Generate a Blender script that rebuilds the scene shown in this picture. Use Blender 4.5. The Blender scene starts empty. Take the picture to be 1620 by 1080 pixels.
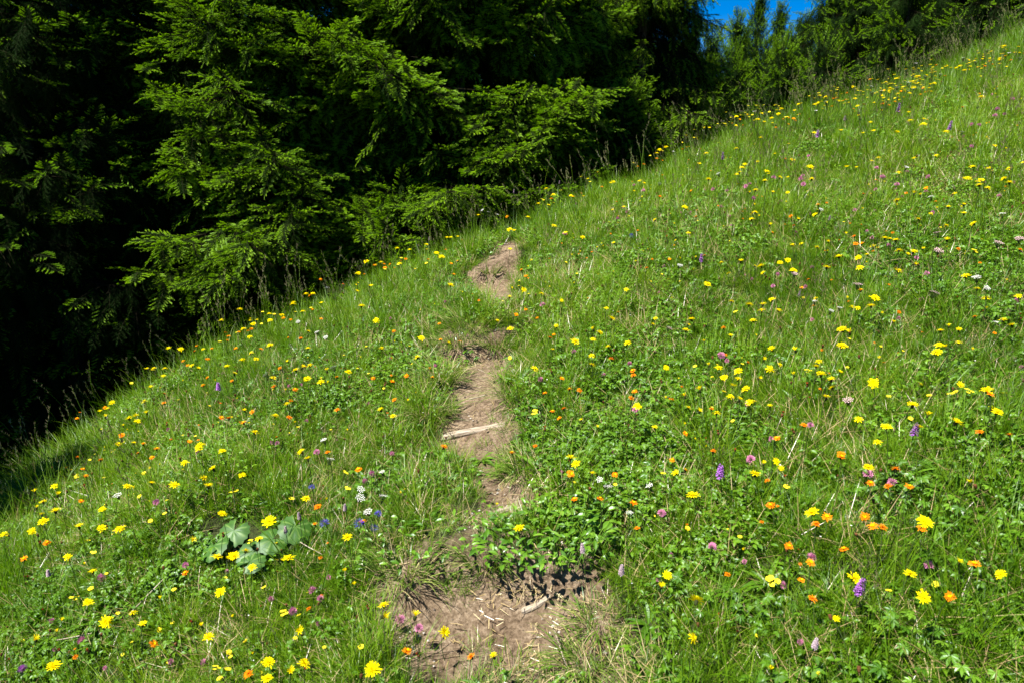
import bpy, math, random
import numpy as np
from math import radians as R, sin, cos, pi
from mathutils import Vector, Matrix, Euler

random.seed(7)
rng = np.random.default_rng(11)
sc = bpy.context.scene
col = sc.collection

# ------------------------------------------------------------------ camera, sky, sun, exposure
EYE = np.array([0.0, 0.0, 1.6])
PITCH = R(18)
F = 1080.0                      # focal length in pixels of the 1620 wide photograph
cam_data = bpy.data.cameras.new('camera')
cam_data.sensor_width = 36; cam_data.lens = 24
cam_data.clip_start = 0.05; cam_data.clip_end = 3000
cam = bpy.data.objects.new('camera', cam_data); col.objects.link(cam)
cam.location = EYE; cam.rotation_euler = (R(90) - PITCH, 0, 0)
cam_data.dof.use_dof = True; cam_data.dof.focus_distance = 3.4; cam_data.dof.aperture_fstop = 7.0
sc.camera = cam

SUN_EL, SUN_AZ = R(62), R(-120)  # azimuth measured from +Y towards +X
world = bpy.data.worlds.new('World'); sc.world = world; world.use_nodes = True
wn = world.node_tree.nodes; wl = world.node_tree.links
sky = wn.new('ShaderNodeTexSky'); sky.sky_type = 'NISHITA'; sky.sun_disc = False
sky.sun_elevation = SUN_EL; sky.sun_rotation = SUN_AZ
sky.altitude = 2500; sky.air_density = 0.9; sky.dust_density = 0.15; sky.ozone_density = 3.0
hs = wn.new('ShaderNodeHueSaturation'); hs.inputs['Saturation'].default_value = 1.6; hs.inputs['Value'].default_value = 0.88; hs.inputs['Hue'].default_value = 0.512
bg = wn['Background']; bg.inputs['Strength'].default_value = 0.055
wl.new(sky.outputs[0], hs.inputs['Color']); wl.new(hs.outputs[0], bg.inputs['Color'])
sun = bpy.data.lights.new('sun', 'SUN'); sun.energy = 5.0; sun.angle = R(0.53); sun.color = (1.0, 0.955, 0.88)
so = bpy.data.objects.new('sun', sun); col.objects.link(so)
sdir = Vector((sin(SUN_AZ) * cos(SUN_EL), cos(SUN_AZ) * cos(SUN_EL), sin(SUN_EL)))
so.rotation_euler = sdir.to_track_quat('Z', 'Y').to_euler(); so.location = (0, 0, 20)
sc.view_settings.view_transform = 'Standard'; sc.view_settings.look = 'None'
sc.view_settings.gamma = 1.0; sc.view_settings.use_curve_mapping = False
sc.view_settings.exposure = 1.53
sc.cycles.max_bounces = 6; sc.cycles.diffuse_bounces = 3; sc.cycles.glossy_bounces = 2
sc.cycles.transmission_bounces = 4; sc.cycles.transparent_max_bounces = 8
sc.cycles.caustics_reflective = False; sc.cycles.caustics_refractive = False

# ------------------------------------------------------------------ materials
def mat_nodes(name):
    m = bpy.data.materials.new(name); m.use_nodes = True
    nt = m.node_tree; nt.nodes.clear()
    out = nt.nodes.new('ShaderNodeOutputMaterial')
    return m, nt, out

def ramp(nt, src, stops):
    r = nt.nodes.new('ShaderNodeValToRGB')
    e = r.color_ramp.elements
    while len(e) < len(stops): e.new(0.5)
    for k, (p, c) in enumerate(stops):
        e[k].position = p; e[k].color = (*c, 1)
    nt.links.new(src, r.inputs[0])
    return r.outputs[0]

def leaf_mat(name, stops, trans=0.35, gloss=0.06, rough=0.35, tcol=1.0, mixinst=0.55, warm=(1.12, 1.2, 0.35)):
    """leaf surface: colour from the leaf's own tint (attribute 'bl') and its plant's tint ('tint')"""
    m, nt, out = mat_nodes(name)
    N, L = nt.nodes, nt.links
    a = N.new('ShaderNodeAttribute'); a.attribute_name = 'bl'; a.attribute_type = 'GEOMETRY'
    b = N.new('ShaderNodeAttribute'); b.attribute_name = 'tint'; b.attribute_type = 'INSTANCER'
    mx = N.new('ShaderNodeMath'); mx.operation = 'MULTIPLY_ADD'
    L.new(b.outputs['Fac'], mx.inputs[0]); mx.inputs[1].default_value = mixinst
    sub = N.new('ShaderNodeMath'); sub.operation = 'MULTIPLY'; sub.inputs[1].default_value = 1 - mixinst
    L.new(a.outputs['Fac'], sub.inputs[0]); L.new(sub.outputs[0], mx.inputs[2])
    c = ramp(nt, mx.outputs[0], stops)
    d = N.new('ShaderNodeBsdfDiffuse'); L.new(c, d.inputs['Color'])
    t = N.new('ShaderNodeBsdfTranslucent')
    g = N.new('ShaderNodeMix'); g.data_type = 'RGBA'; g.blend_type = 'MULTIPLY'; g.inputs[0].default_value = 1
    L.new(c, g.inputs[6]); g.inputs[7].default_value = (*[w * tcol for w in warm], 1); L.new(g.outputs[2], t.inputs['Color'])
    mix = N.new('ShaderNodeMixShader'); mix.inputs[0].default_value = trans
    L.new(d.outputs[0], mix.inputs[1]); L.new(t.outputs[0], mix.inputs[2])
    gl = N.new('ShaderNodeBsdfGlossy'); gl.inputs['Roughness'].default_value = rough; gl.inputs['Color'].default_value = (0.9, 0.95, 1, 1)
    m2 = N.new('ShaderNodeMixShader'); m2.inputs[0].default_value = gloss
    L.new(mix.outputs[0], m2.inputs[1]); L.new(gl.outputs[0], m2.inputs[2]); L.new(m2.outputs[0], out.inputs[0])
    return m

def plain_mat(name, c, rough=0.7, trans=0.0, var=0.25, scale=60.0, gloss=0.0):
    """petals, stems, buds: a colour with a little mottling"""
    m, nt, out = mat_nodes(name); N, L = nt.nodes, nt.links
    tc = N.new('ShaderNodeTexCoord'); no = N.new('ShaderNodeTexNoise'); no.inputs['Scale'].default_value = scale
    L.new(tc.outputs['Object'], no.inputs['Vector'])
    oi = N.new('ShaderNodeObjectInfo')
    ad = N.new('ShaderNodeMath'); ad.operation = 'MULTIPLY_ADD'; ad.inputs[1].default_value = 0.5
    L.new(oi.outputs['Random'], ad.inputs[0])
    hf = N.new('ShaderNodeMath'); hf.operation = 'MULTIPLY'; hf.inputs[1].default_value = 0.5
    L.new(no.outputs[0], hf.inputs[0]); L.new(hf.outputs[0], ad.inputs[2])
    lo = tuple(x * (1 - var) for x in c); hi = tuple(min(1, x * (1 + var * .6)) for x in c)
    cc = ramp(nt, ad.outputs[0], [(0.2, lo), (0.8, hi)])
    d = N.new('ShaderNodeBsdfPrincipled'); L.new(cc, d.inputs['Base Color']); d.inputs['Roughness'].default_value = rough
    d.inputs['Specular IOR Level'].default_value = gloss
    if trans > 0:
        t = N.new('ShaderNodeBsdfTranslucent'); L.new(cc, t.inputs['Color'])
        mix = N.new('ShaderNodeMixShader'); mix.inputs[0].default_value = trans
        L.new(d.outputs[0], mix.inputs[1]); L.new(t.outputs[0], mix.inputs[2]); L.new(mix.outputs[0], out.inputs[0])
    else: L.new(d.outputs[0], out.inputs[0])
    return m

G = [(0.0, (0.034, 0.094, 0.003)), (0.3, (0.078, 0.182, 0.004)), (0.55, (0.135, 0.255, 0.006)), (0.85, (0.215, 0.325, 0.012)), (1.0, (0.33, 0.38, 0.05))]
M = dict(
    grass=leaf_mat('meadow grass', G, trans=0.42, gloss=0.018, rough=0.42),
    herb=leaf_mat('broad herb leaves', [(0, (0.034, 0.098, 0.004)), (0.5, (0.078, 0.182, 0.006)), (1, (0.15, 0.28, 0.010))], trans=0.34, gloss=0.022, rough=0.45),
    straw=leaf_mat('dry straw', [(0, (0.20, 0.135, 0.06)), (0.5, (0.38, 0.29, 0.13)), (1, (0.55, 0.47, 0.27))], trans=0.2, gloss=0.04, warm=(1, .9, .7)),
    seed=leaf_mat('grass seed heads', [(0, (0.10, 0.085, 0.05)), (0.5, (0.20, 0.18, 0.09)), (1, (0.32, 0.28, 0.15))], trans=0.3, gloss=0.02, warm=(1, .9, .6)),
    bluegrass=leaf_mat('trampled grass', [(0, (0.05, 0.11, 0.015)), (0.5, (0.12, 0.20, 0.035)), (1, (0.30, 0.31, 0.12))], trans=0.28, gloss=0.035, rough=.4),
    butter=leaf_mat('large round leaf', [(0, (0.030, 0.088, 0.010)), (0.5, (0.048, 0.125, 0.014)), (1, (0.13, 0.22, 0.05))], trans=0.25, gloss=0.02, rough=0.5, mixinst=0),
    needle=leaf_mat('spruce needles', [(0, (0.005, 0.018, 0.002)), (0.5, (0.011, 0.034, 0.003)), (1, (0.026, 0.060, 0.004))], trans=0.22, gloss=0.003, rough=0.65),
    tip=leaf_mat('spruce fresh shoots', [(0, (0.08, 0.18, 0.005)), (0.5, (0.17, 0.32, 0.007)), (1, (0.27, 0.44, 0.010))], trans=0.42, gloss=0.01, rough=0.5),
    twig=leaf_mat('dead twigs', [(0, (0.012, 0.011, 0.006)), (1, (0.026, 0.023, 0.013))], trans=0.0, gloss=0.0),
    herb_plant=leaf_mat('leafy plant leaves', [(0, (0.045, 0.125, 0.006)), (0.5, (0.085, 0.20, 0.010)), (1, (0.15, 0.29, 0.020))], trans=0.32, gloss=0.03, rough=0.38, mixinst=0),
    tuft=leaf_mat('tussock blades', [(0, (0.06, 0.14, 0.010)), (0.5, (0.12, 0.22, 0.020)), (1, (0.26, 0.33, 0.07))], trans=0.35, gloss=0.03, mixinst=0),
    drytuft=leaf_mat('dry tussock blades', [(0, (0.22, 0.17, 0.07)), (1, (0.50, 0.43, 0.22))], trans=0.2, gloss=0.03, mixinst=0, warm=(1, .9, .7)),
    stem=plain_mat('flower stem', (0.055, 0.085, 0.025), trans=0.15),
    calyx=plain_mat('bud cup', (0.028, 0.035, 0.012)),
    yellow=plain_mat('yellow ligules', (0.88, 0.74, 0.004), trans=0.35, var=0.12),
    butteryellow=plain_mat('small yellow petals', (0.84, 0.72, 0.02), trans=0.3, var=0.15, gloss=0.3),
    orange=plain_mat('orange ligules', (0.85, 0.26, 0.008), trans=0.3, var=0.35, scale=90),
    deep=plain_mat('red orange ligules', (0.45, 0.07, 0.008), trans=0.2, var=0.3),
    pink=plain_mat('clover florets', (0.56, 0.22, 0.36), trans=0.3, var=0.25, scale=200),
    violet=plain_mat('violet florets', (0.36, 0.14, 0.48), trans=0.3, var=0.3, scale=200),
    thistle=plain_mat('thistle florets', (0.42, 0.13, 0.46), trans=0.3, var=0.2),
    blue=plain_mat('blue florets', (0.08, 0.06, 0.40), trans=0.2, var=0.2),
    white=plain_mat('white florets', (0.74, 0.74, 0.68), trans=0.25, var=0.15, scale=120),
    blush=plain_mat('blush florets', (0.66, 0.44, 0.46), trans=0.25, var=0.2, scale=120),
    mauve=plain_mat('mauve spike', (0.42, 0.33, 0.36), trans=0.25, var=0.3, scale=150),
    brown=plain_mat('brown seed head', (0.10, 0.045, 0.02), var=0.3),
)

def wood_mat(name, c0, c1, c2, scale=8.0, bump=0.6):
    m, nt, out = mat_nodes(name); N, L = nt.nodes, nt.links
    tc = N.new('ShaderNodeTexCoord'); mp = N.new('ShaderNodeMapping'); mp.inputs['Scale'].default_value = (1, 12, 12) if 'log' in name else (6, 6, 1)
    no = N.new('ShaderNodeTexNoise'); no.inputs['Scale'].default_value = scale; no.inputs['Detail'].default_value = 8
    L.new(tc.outputs['Object'], mp.inputs[0]); L.new(mp.outputs[0], no.inputs['Vector'])
    cc = ramp(nt, no.outputs[0], [(0.3, c0), (0.5, c1), (0.7, c2)])
    d = N.new('ShaderNodeBsdfPrincipled'); L.new(cc, d.inputs['Base Color']); d.inputs['Roughness'].default_value = .9
    d.inputs['Specular IOR Level'].default_value = .2
    b = N.new('ShaderNodeBump'); b.inputs['Strength'].default_value = bump; b.inputs['Distance'].default_value = .01
    L.new(no.outputs[0], b.inputs['Height']); L.new(b.outputs[0], d.inputs['Normal']); L.new(d.outputs[0], out.inputs[0])
    return m
M['bark'] = wood_mat('spruce bark', (0.025, 0.018, 0.013), (0.075, 0.056, 0.042), (0.14, 0.11, 0.085))
M['log'] = wood_mat('weathered log', (0.11, 0.085, 0.06), (0.27, 0.22, 0.16), (0.43, 0.37, 0.29), scale=14)
M['stone'] = wood_mat('pale stone', (0.20, 0.18, 0.15), (0.34, 0.31, 0.27), (0.48, 0.46, 0.42), scale=20)

def ground_mat():
    m, nt, out = mat_nodes('meadow soil'); N, L = nt.nodes, nt.links
    geo = N.new('ShaderNodeNewGeometry')
    def noise(s, det=6, rough=.6):
        n = N.new('ShaderNodeTexNoise'); n.inputs['Scale'].default_value = s; n.inputs['Detail'].default_value = det
        n.inputs['Roughness'].default_value = rough; L.new(geo.outputs['Position'], n.inputs['Vector']); return n.outputs[0]
    n1, n2, n3 = noise(9), noise(70, 8, .7), noise(2.2)
    soil = ramp(nt, n2, [(0.30, (0.070, 0.048, 0.029)), (0.43, (0.165, 0.118, 0.073)), (0.57, (0.275, 0.205, 0.136)), (0.72, (0.44, 0.36, 0.26))])
    patch = ramp(nt, n1, [(0.35, (0.62, 0.58, 0.55)), (0.6, (1.0, 1.0, 1.0))])
    mu = N.new('ShaderNodeMix'); mu.data_type = 'RGBA'; mu.blend_type = 'MULTIPLY'; mu.inputs[0].default_value = 1
    L.new(soil, mu.inputs[6]); L.new(patch, mu.inputs[7])
    turf = ramp(nt, n2, [(0.35, (0.020, 0.022, 0.008)), (0.55, (0.045, 0.060, 0.016)), (0.75, (0.10, 0.095, 0.035))])
    a = N.new('ShaderNodeAttribute'); a.attribute_name = 'bare'
    th = N.new('ShaderNodeMath'); th.operation = 'MULTIPLY_ADD'; L.new(n1, th.inputs[0]); th.inputs[1].default_value = .5
    sb = N.new('ShaderNodeMath'); sb.operation = 'SUBTRACT'; L.new(a.outputs['Fac'], sb.inputs[0]); sb.inputs[1].default_value = .25
    L.new(sb.outputs[0], th.inputs[2])
    f = N.new('ShaderNodeMapRange'); f.inputs[1].default_value = .3; f.inputs[2].default_value = .55; L.new(th.outputs[0], f.inputs[0])
    mx = N.new('ShaderNodeMix'); mx.data_type = 'RGBA'; L.new(f.outputs[0], mx.inputs[0]); L.new(turf, mx.inputs[6]); L.new(mu.outputs[2], mx.inputs[7])
    # needle litter of the forest floor, beyond the crest
    w = N.new('ShaderNodeAttribute'); w.attribute_name = 'wood'
    lit = ramp(nt, n2, [(0.3, (0.012, 0.014, 0.006)), (0.55, (0.028, 0.028, 0.012)), (0.75, (0.06, 0.05, 0.026))])
    my = N.new('ShaderNodeMix'); my.data_type = 'RGBA'; L.new(w.outputs['Fac'], my.inputs[0]); L.new(mx.outputs[2], my.inputs[6]); L.new(lit, my.inputs[7])
    d = N.new('ShaderNodeBsdfPrincipled'); L.new(my.outputs[2], d.inputs['Base Color']); d.inputs['Roughness'].default_value = .95
    d.inputs['Specular IOR Level'].default_value = .15
    hsum = N.new('ShaderNodeMath'); hsum.operation = 'MULTIPLY_ADD'; L.new(n2, hsum.inputs[0]); hsum.inputs[1].default_value = .6; L.new(n1, hsum.inputs[2])
    b = N.new('ShaderNodeBump'); b.inputs['Strength'].default_value = 1.0; b.inputs['Distance'].default_value = .035
    L.new(hsum.outputs[0], b.inputs['Height']); L.new(b.outputs[0], d.inputs['Normal']); L.new(d.outputs[0], out.inputs[0])
    return m
M['ground'] = ground_mat()

# ------------------------------------------------------------------ mesh building
class MB:
    def __init__(s): s.v = []; s.f = []; s.m = []; s.bl = []; s.b = .5
    def vert(s, p): s.v.append((p[0], p[1], p[2])); s.bl.append(s.b); return len(s.v) - 1
    def face(s, idx, m=0): s.f.append(tuple(idx)); s.m.append(m)
    def mesh(s, name, mats, smooth=False):
        me = bpy.data.meshes.new(name); me.from_pydata(s.v, [], s.f)
        for k in mats: me.materials.append(M[k])
        if len(mats) > 1: me.polygons.foreach_set('material_index', s.m)
        if smooth: me.polygons.foreach_set('use_smooth', [True] * len(s.f))
        at = me.attributes.new('bl', 'FLOAT', 'POINT'); at.data.foreach_set('value', s.bl)
        me.update(); return me
    def ribbon(s, pts, widths, side, m=0):
        """a flat blade along pts; side = width direction"""
        prev = None
        for i, (p, w) in enumerate(zip(pts, widths)):
            if i == len(pts) - 1 and w < 1e-5:
                a = s.vert(p); s.face((prev[0], prev[1], a), m)
            else:
                d = side * (w / 2); cur = (s.vert(p - d), s.vert(p + d))
                if prev: s.face((prev[0], prev[1], cur[1], cur[0]), m)
                prev = cur
    def blade(s, base, az, L, w, lean, curl, segs=4, m=0, droop=0):
        s.b = random.random()
        d = Vector((cos(az), sin(az), 0)); sd = Vector((-sin(az), cos(az), 0))
        sd = (sd + d * random.uniform(-.5, .5)).normalized()
        p = Vector(base); a = lean; pts = [p.copy()]
        for i in range(segs):
            p = p + (d * sin(a) + Vector((0, 0, cos(a)))) * (L / segs); pts.append(p.copy()); a += curl / segs
        ws = [w * (1 - (i / segs) ** 1.8) if i else w * .7 for i in range(segs)] + [0]
        s.ribbon(pts, ws, sd, m)
    def tube(s, pts, rad, n=5, m=0, cap=False):
        rings = []
        for i, p in enumerate(pts):
            p = Vector(p); q = Vector(pts[min(i + 1, len(pts) - 1)]) - Vector(pts[max(i - 1, 0)])
            q = q.normalized() if q.length > 1e-9 else Vector((0, 0, 1))
            u = q.orthogonal().normalized() if abs(q.z) < .95 else Vector((1, 0, 0)); u = (u - q * u.dot(q)).normalized(); w = q.cross(u)
            r = rad[i] if hasattr(rad, '__len__') else rad
            rings.append([s.vert(p + u * r * cos(2 * pi * k / n) + w * r * sin(2 * pi * k / n)) for k in range(n)])
        for a, b in zip(rings, rings[1:]):
            for k in range(n): s.face((a[k], a[(k + 1) % n], b[(k + 1) % n], b[k]), m)
        if cap:
            s.face(rings[0][::-1], m); s.face(rings[-1], m)
    def leafshape(s, base, dirv, up, L, W, m=0, fold=.25, prof=(0.35, .85, 1.0, .7, 0), bend=0.3):
        """a folded leaf with a midrib: two strips"""
        dirv = dirv.normalized(); side = dirv.cross(up).normalized(); n = side.cross(dirv).normalized()
        prev = None; k = len(prof)
        for i, w in enumerate(prof):
            t = i / (k - 1); c = base + dirv * (L * t) - n * (bend * L * t * t)
            if w == 0:
                v = s.vert(c); s.face((prev[0], prev[1], v), m); s.face((prev[1], prev[2], v), m); break
            h = W / 2 * w
            cur = (s.vert(c - side * h + n * h * fold), s.vert(c), s.vert(c + side * h + n * h * fold))
            if prev:
                s.face((prev[0], prev[1], cur[1], cur[0]), m); s.face((prev[1], prev[2], cur[2], cur[1]), m)
            prev = cur

def tag(o, label=None, cat=None, group=None, kind=None):
    if label: o['label'] = label
    if cat: o['category'] = cat
    if group: o['group'] = group
    if kind: o['kind'] = kind
    return o
def obj(name, me, parent=None, loc=None, rot=None):
    o = bpy.data.objects.new(name, me); col.objects.link(o)
    if parent: o.parent = parent
    if loc is not None: o.location = loc
    if rot is not None: o.rotation_euler = rot
    return o
def empty(name, loc, rz=0.0):
    o = bpy.data.objects.new(name, None); col.objects.link(o); o.empty_display_size = .05
    o.location = loc; o.rotation_euler = (0, 0, rz); return o

def scatter(name, protos, pos, rot, scl, idx, tint, parent=None):
    """one object that sets out the given meshes (a list) at many points; real geometry via geometry nodes"""
    me = bpy.data.meshes.new(name); n = len(pos)
    me.vertices.add(n); me.vertices.foreach_set('co', np.asarray(pos, np.float32).ravel())
    for nm, ty, arr in (('rot', 'FLOAT_VECTOR', rot), ('scl', 'FLOAT_VECTOR', scl)):
        a = me.attributes.new(nm, ty, 'POINT'); a.data.foreach_set('vector', np.asarray(arr, np.float32).ravel())
    a = me.attributes.new('idx', 'INT', 'POINT'); a.data.foreach_set('value', np.asarray(idx, np.int32))
    a = me.attributes.new('tint', 'FLOAT', 'POINT'); a.data.foreach_set('value', np.asarray(tint, np.float32))
    o = obj(name, me, parent)
    key = tuple(p.name for p in protos)
    ng = _groups.get(key)
    if ng is None:
        ng = bpy.data.node_groups.new('set_out', 'GeometryNodeTree'); _groups[key] = ng
        ng.interface.new_socket('Geometry', in_out='INPUT', socket_type='NodeSocketGeometry')
        ng.interface.new_socket('Geometry', in_out='OUTPUT', socket_type='NodeSocketGeometry')
        N, L = ng.nodes, ng.links
        gi, go, jn = N.new('NodeGroupInput'), N.new('NodeGroupOutput'), N.new('GeometryNodeJoinGeometry')
        def attr(nm, ty):
            x = N.new('GeometryNodeInputNamedAttribute'); x.data_type = ty; x.inputs['Name'].default_value = nm; return x.outputs['Attribute']
        ar, as_, ai = attr('rot', 'FLOAT_VECTOR'), attr('scl', 'FLOAT_VECTOR'), attr('idx', 'INT')
        er = N.new('FunctionNodeEulerToRotation'); L.new(ar, er.inputs[0])
        for k, p in enumerate(protos):
            po = bpy.data.objects.new(p.name, p)          # holds the mesh only, never linked to the scene
            oi = N.new('GeometryNodeObjectInfo'); oi.inputs['Object'].default_value = po; oi.inputs['As Instance'].default_value = False
            cp = N.new('FunctionNodeCompare'); cp.data_type = 'INT'; cp.operation = 'EQUAL'
            ins = [s for s in cp.inputs if s.type == 'INT']; L.new(ai, ins[0]); ins[1].default_value = k
            ip = N.new('GeometryNodeInstanceOnPoints')
            L.new(gi.outputs[0], ip.inputs['Points']); L.new(cp.outputs[0], ip.inputs['Selection']); L.new(oi.outputs['Geometry'], ip.inputs['Instance'])
            L.new(er.outputs[0], ip.inputs['Rotation']); L.new(as_, ip.inputs['Scale']); L.new(ip.outputs[0], jn.inputs[0])
        L.new(jn.outputs[0], go.inputs[0])
    md = o.modifiers.new('set_out', 'NODES'); md.node_group = ng
    return o
_groups = {}

# ------------------------------------------------------------------ the lie of the land
SA, SB = 0.15, 0.25             # rise per metre ahead and to the right
cp_, sp_ = cos(PITCH), sin(PITCH)
def rays(u, v):
    u = np.asarray(u, float) - 810; w = 540 - np.asarray(v, float)
    return np.stack([u, F * cp_ + w * sp_, -F * sp_ + w * cp_], -1) / F
def to_px(x, y, z):
    X = x; Y = y; Z = z - EYE[2]
    d = Y * cp_ - Z * sp_; w = Y * sp_ + Z * cp_
    d = np.maximum(d, 1e-3)
    return 810 + F * X / d, 540 - F * w / d
def plane_at(u, v):
    r = rays(u, v); t = EYE[2] / (SA * r[..., 1] + SB * r[..., 0] - r[..., 2])
    return EYE + r * t[..., None]

CREST_PX = [(-60, 935), (0, 868), (100, 752), (180, 684), (250, 630), (400, 552), (540, 486), (650, 438), (800, 390), (900, 352), (1000, 312), (1150, 245),
            (1300, 196), (1450, 152), (1540, 108), (1620, 68), (1720, 22)]
cr = plane_at(np.array([p[0] for p in CREST_PX]), np.array([p[1] for p in CREST_PX]))[:, :2]
d0 = cr[0] - cr[1]; d0 /= np.linalg.norm(d0); d1 = cr[-1] - cr[-2]; d1 /= np.linalg.norm(d1)
left_ext = [cr[0] + d0 * .8, cr[0] + d0 * 1.2 + np.array([-.5, -3.0]), cr[0] + np.array([-4.0, -40.0])]
cr = np.vstack([left_ext[::-1], cr, cr[-1] + d1 * 4, cr[-1] + d1 * 10 + np.array([30, 8])])

def seg_dist(x, y, poly, closed=False):
    """distance to a polyline and, with closed, whether inside"""
    P = np.asarray(poly); Q = np.roll(P, -1, 0) if closed else P[1:]; P0 = P if closed else P[:-1]
    best = np.full(np.shape(x), 1e9); side = np.zeros(np.shape(x)); inside = np.zeros(np.shape(x), bool)
    for a, b in zip(P0, Q):
        ex, ey = b - a; l2 = ex * ex + ey * ey + 1e-12
        t = np.clip(((x - a[0]) * ex + (y - a[1]) * ey) / l2, 0, 1)
        dx, dy = x - a[0] - t * ex, y - a[1] - t * ey
        d = np.hypot(dx, dy); s = np.sign(ex * (y - a[1]) - ey * (x - a[0]))
        k = d < best; best = np.where(k, d, best); side = np.where(k, s, side)
        if closed:
            c = ((a[1] > y) != (b[1] > y)); xi = a[0] + (y - a[1]) * ex / (ey if abs(ey) > 1e-12 else 1e-12)
            inside ^= c & (x < xi)
    return best, side, inside

def beyond(x, y):
    """metres past the crest (positive in the forest)"""
    d, s, _ = seg_dist(x, y, cr); return d * s

def poly_world(px): 
    p = np.array(px, float); return plane_at(p[:, 0], p[:, 1])[:, :2]
BARE = [  # bare soil of the path, strength
    ([(795, 390), (820, 390), (812, 425), (808, 460), (802, 500), (770, 499), (762, 472), (742, 455), (755, 436), (780, 428), (790, 410)], 1.0),
    ([(700, 548), (725, 543), (790, 546), (806, 575), (812, 592), (790, 605), (775, 640), (800, 662), (803, 690), (725, 700), (690, 694), (712, 668), (730, 640), (715, 632), (742, 600), (730, 585), (700, 565)], 1.0),
    ([(695, 698), (805, 680), (800, 722), (796, 745), (832, 770), (826, 800), (830, 822), (765, 822), (782, 775), (762, 745), (730, 715)], .62),
    ([(770, 750), (815, 745), (825, 800), (778, 805)], 1.0),
    ([(700, 820), (840, 818), (830, 860), (760, 875), (700, 860)], .45),
    ([(612, 945), (700, 925), (740, 945), (720, 1000), (735, 1020), (690, 1020), (625, 1000)], 1.0),
    ([(735, 935), (770, 920), (830, 903), (900, 898), (938, 955), (940, 1005), (880, 1015), (800, 1005), (740, 990)], 1.0),
    ([(600, 895), (940, 885), (985, 1010), (985, 1100), (800, 1110), (640, 1040), (590, 960)], .5),
    ([(790, 1035), (940, 1030), (955, 1100), (840, 1110)], .5),
]
BAREW = [(poly_world(p), s) for p, s in BARE]
def bare(x, y):
    out = np.zeros(np.shape(x))
    for P, s in BAREW:
        lo, hi = P.min(0) - .3, P.max(0) + .3
        k = (x > lo[0]) & (x < hi[0]) & (y > lo[1]) & (y < hi[1])
        if not np.any(k): continue
        xx, yy = x[k], y[k]
        d, _, ins = seg_dist(xx, yy, P, True); sd = np.where(ins, d, -d)
        sd = sd + .042 + .025 * np.sin(xx * 41 + yy * 17) + .015 * np.sin(xx * 23 - yy * 57)
        val = s * np.clip((sd + .03) / .06, 0, 1)
        out[k] = np.maximum(out[k], val)
    return out
RISERS = [(905, .115), (820, .05), (692, .06), (546, .10), (428, .11), (385, .03)]       # image rows of the steps worn into the path
ry = [(float(plane_at(790.0, float(v))[1]), a) for v, a in RISERS]
path_line = poly_world([(790, 1100), (780, 985), (775, 900), (790, 800), (770, 720), (765, 640), (765, 560), (775, 480), (790, 420), (805, 385)])
HUMPS = []                       # (x, y, height, radius) filled from the photograph's hummocks
for u, v, h, r in [(752, 500, .06, .30), (700, 610, .06, .28), (845, 610, .06, .35), (770, 400, .09, .28), (865, 862, .09, .28), (640, 880, .06, .30),
                   (250, 880, .09, .40), (1220, 380, .10, .6), (1350, 560, .07, .5), (1500, 760, .08, .5), (1100, 690, .05, .4), (480, 640, .06, .5),
                   (560, 540, .06, .5), (330, 800, .05, .3), (1030, 470, .08, .5), (1320, 230, .12, .8), (1240, 900, .05, .3), (710, 760, .04, .2), (850, 740, .05, .22)]:
    c = plane_at(float(u), float(v)); HUMPS.append((c[0], c[1], h, r))
def ground(x, y, detail=True):
    x = np.asarray(x, float); y = np.asarray(y, float)
    z = SA * y + SB * x
    far = np.hypot(x, y - 4)
    z = np.where(far > 25, z * 25 / np.maximum(far, 25) , z)
    z = z + .035 * np.sin(x * 1.7 + .6) * np.cos(y * 1.3) + .02 * np.sin(x * 3.9 + y * 2.2) 
    d = np.maximum(beyond(x, y), 0)
    dd = d * d / (d + .35) * .72
    z = z - 9 * (1 - np.exp(-dd / 9))
    if detail:
        near = (np.abs(x) < 9) & (y > -1) & (y < 12)
        for hx, hy, h, r in HUMPS: z = z + h * np.exp(-((x - hx) ** 2 + (y - hy) ** 2) / (r * r))
        z = z + near * (.010 * np.sin(x * 13 + 2 * np.sin(y * 7)) * np.sin(y * 11 + 1) + .006 * np.sin(x * 31 + y * 9) * np.sin(y * 27 - x * 5))
        pd, _, _ = seg_dist(x, y, path_line)
        w = np.clip(1 - (pd - .10) / .28, 0, 1); w = w * w * (3 - 2 * w)
        st = np.zeros(np.shape(x))
        for k, (yk, a) in enumerate(ry):
            yn = ry[k + 1][0] if k + 1 < len(ry) else yk + .8
            yw = y + .06 * np.sin(x * 9 + k)
            f = (yw - yk) / (yn - yk); r_ = np.clip((yw - yk) / .03 + .5, 0, 1)
            st += np.where((f > -.3) & (f <= 1), a * (r_ * (1 - np.clip(f, 0, 1)) * 1.0), 0)
        z = z + w * (st - .045)
        z = z - .025 * bare(x, y)
    return z

def axis(lo, hi, step, far, growth):
    a = list(np.arange(lo, hi, step)); s = step; b = [hi]; 
    while b[-1] < far: s *= growth; b.append(b[-1] + s)
    s = step; c = [lo - step]
    while c[-1] > -far: s *= growth; c.append(c[-1] - s)
    return np.array(c[::-1] + a + b)
gx = axis(-3.6, 4.6, .03, 900, 1.09); gy = axis(0.6, 7.0, .03, 900, 1.09)
X, Y = np.meshgrid(gx, gy); Z = ground(X.ravel(), Y.ravel())
ZG = Z.reshape(len(gy), len(gx))
def gfast(x, y):
    i = np.clip(np.searchsorted(gx, x) - 1, 0, len(gx) - 2); j = np.clip(np.searchsorted(gy, y) - 1, 0, len(gy) - 2)
    a = (x - gx[i]) / (gx[i + 1] - gx[i]); b = (y - gy[j]) / (gy[j + 1] - gy[j])
    return (ZG[j, i] * (1 - a) + ZG[j, i + 1] * a) * (1 - b) + (ZG[j + 1, i] * (1 - a) + ZG[j + 1, i + 1] * a) * b
LASTH = [None]
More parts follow.
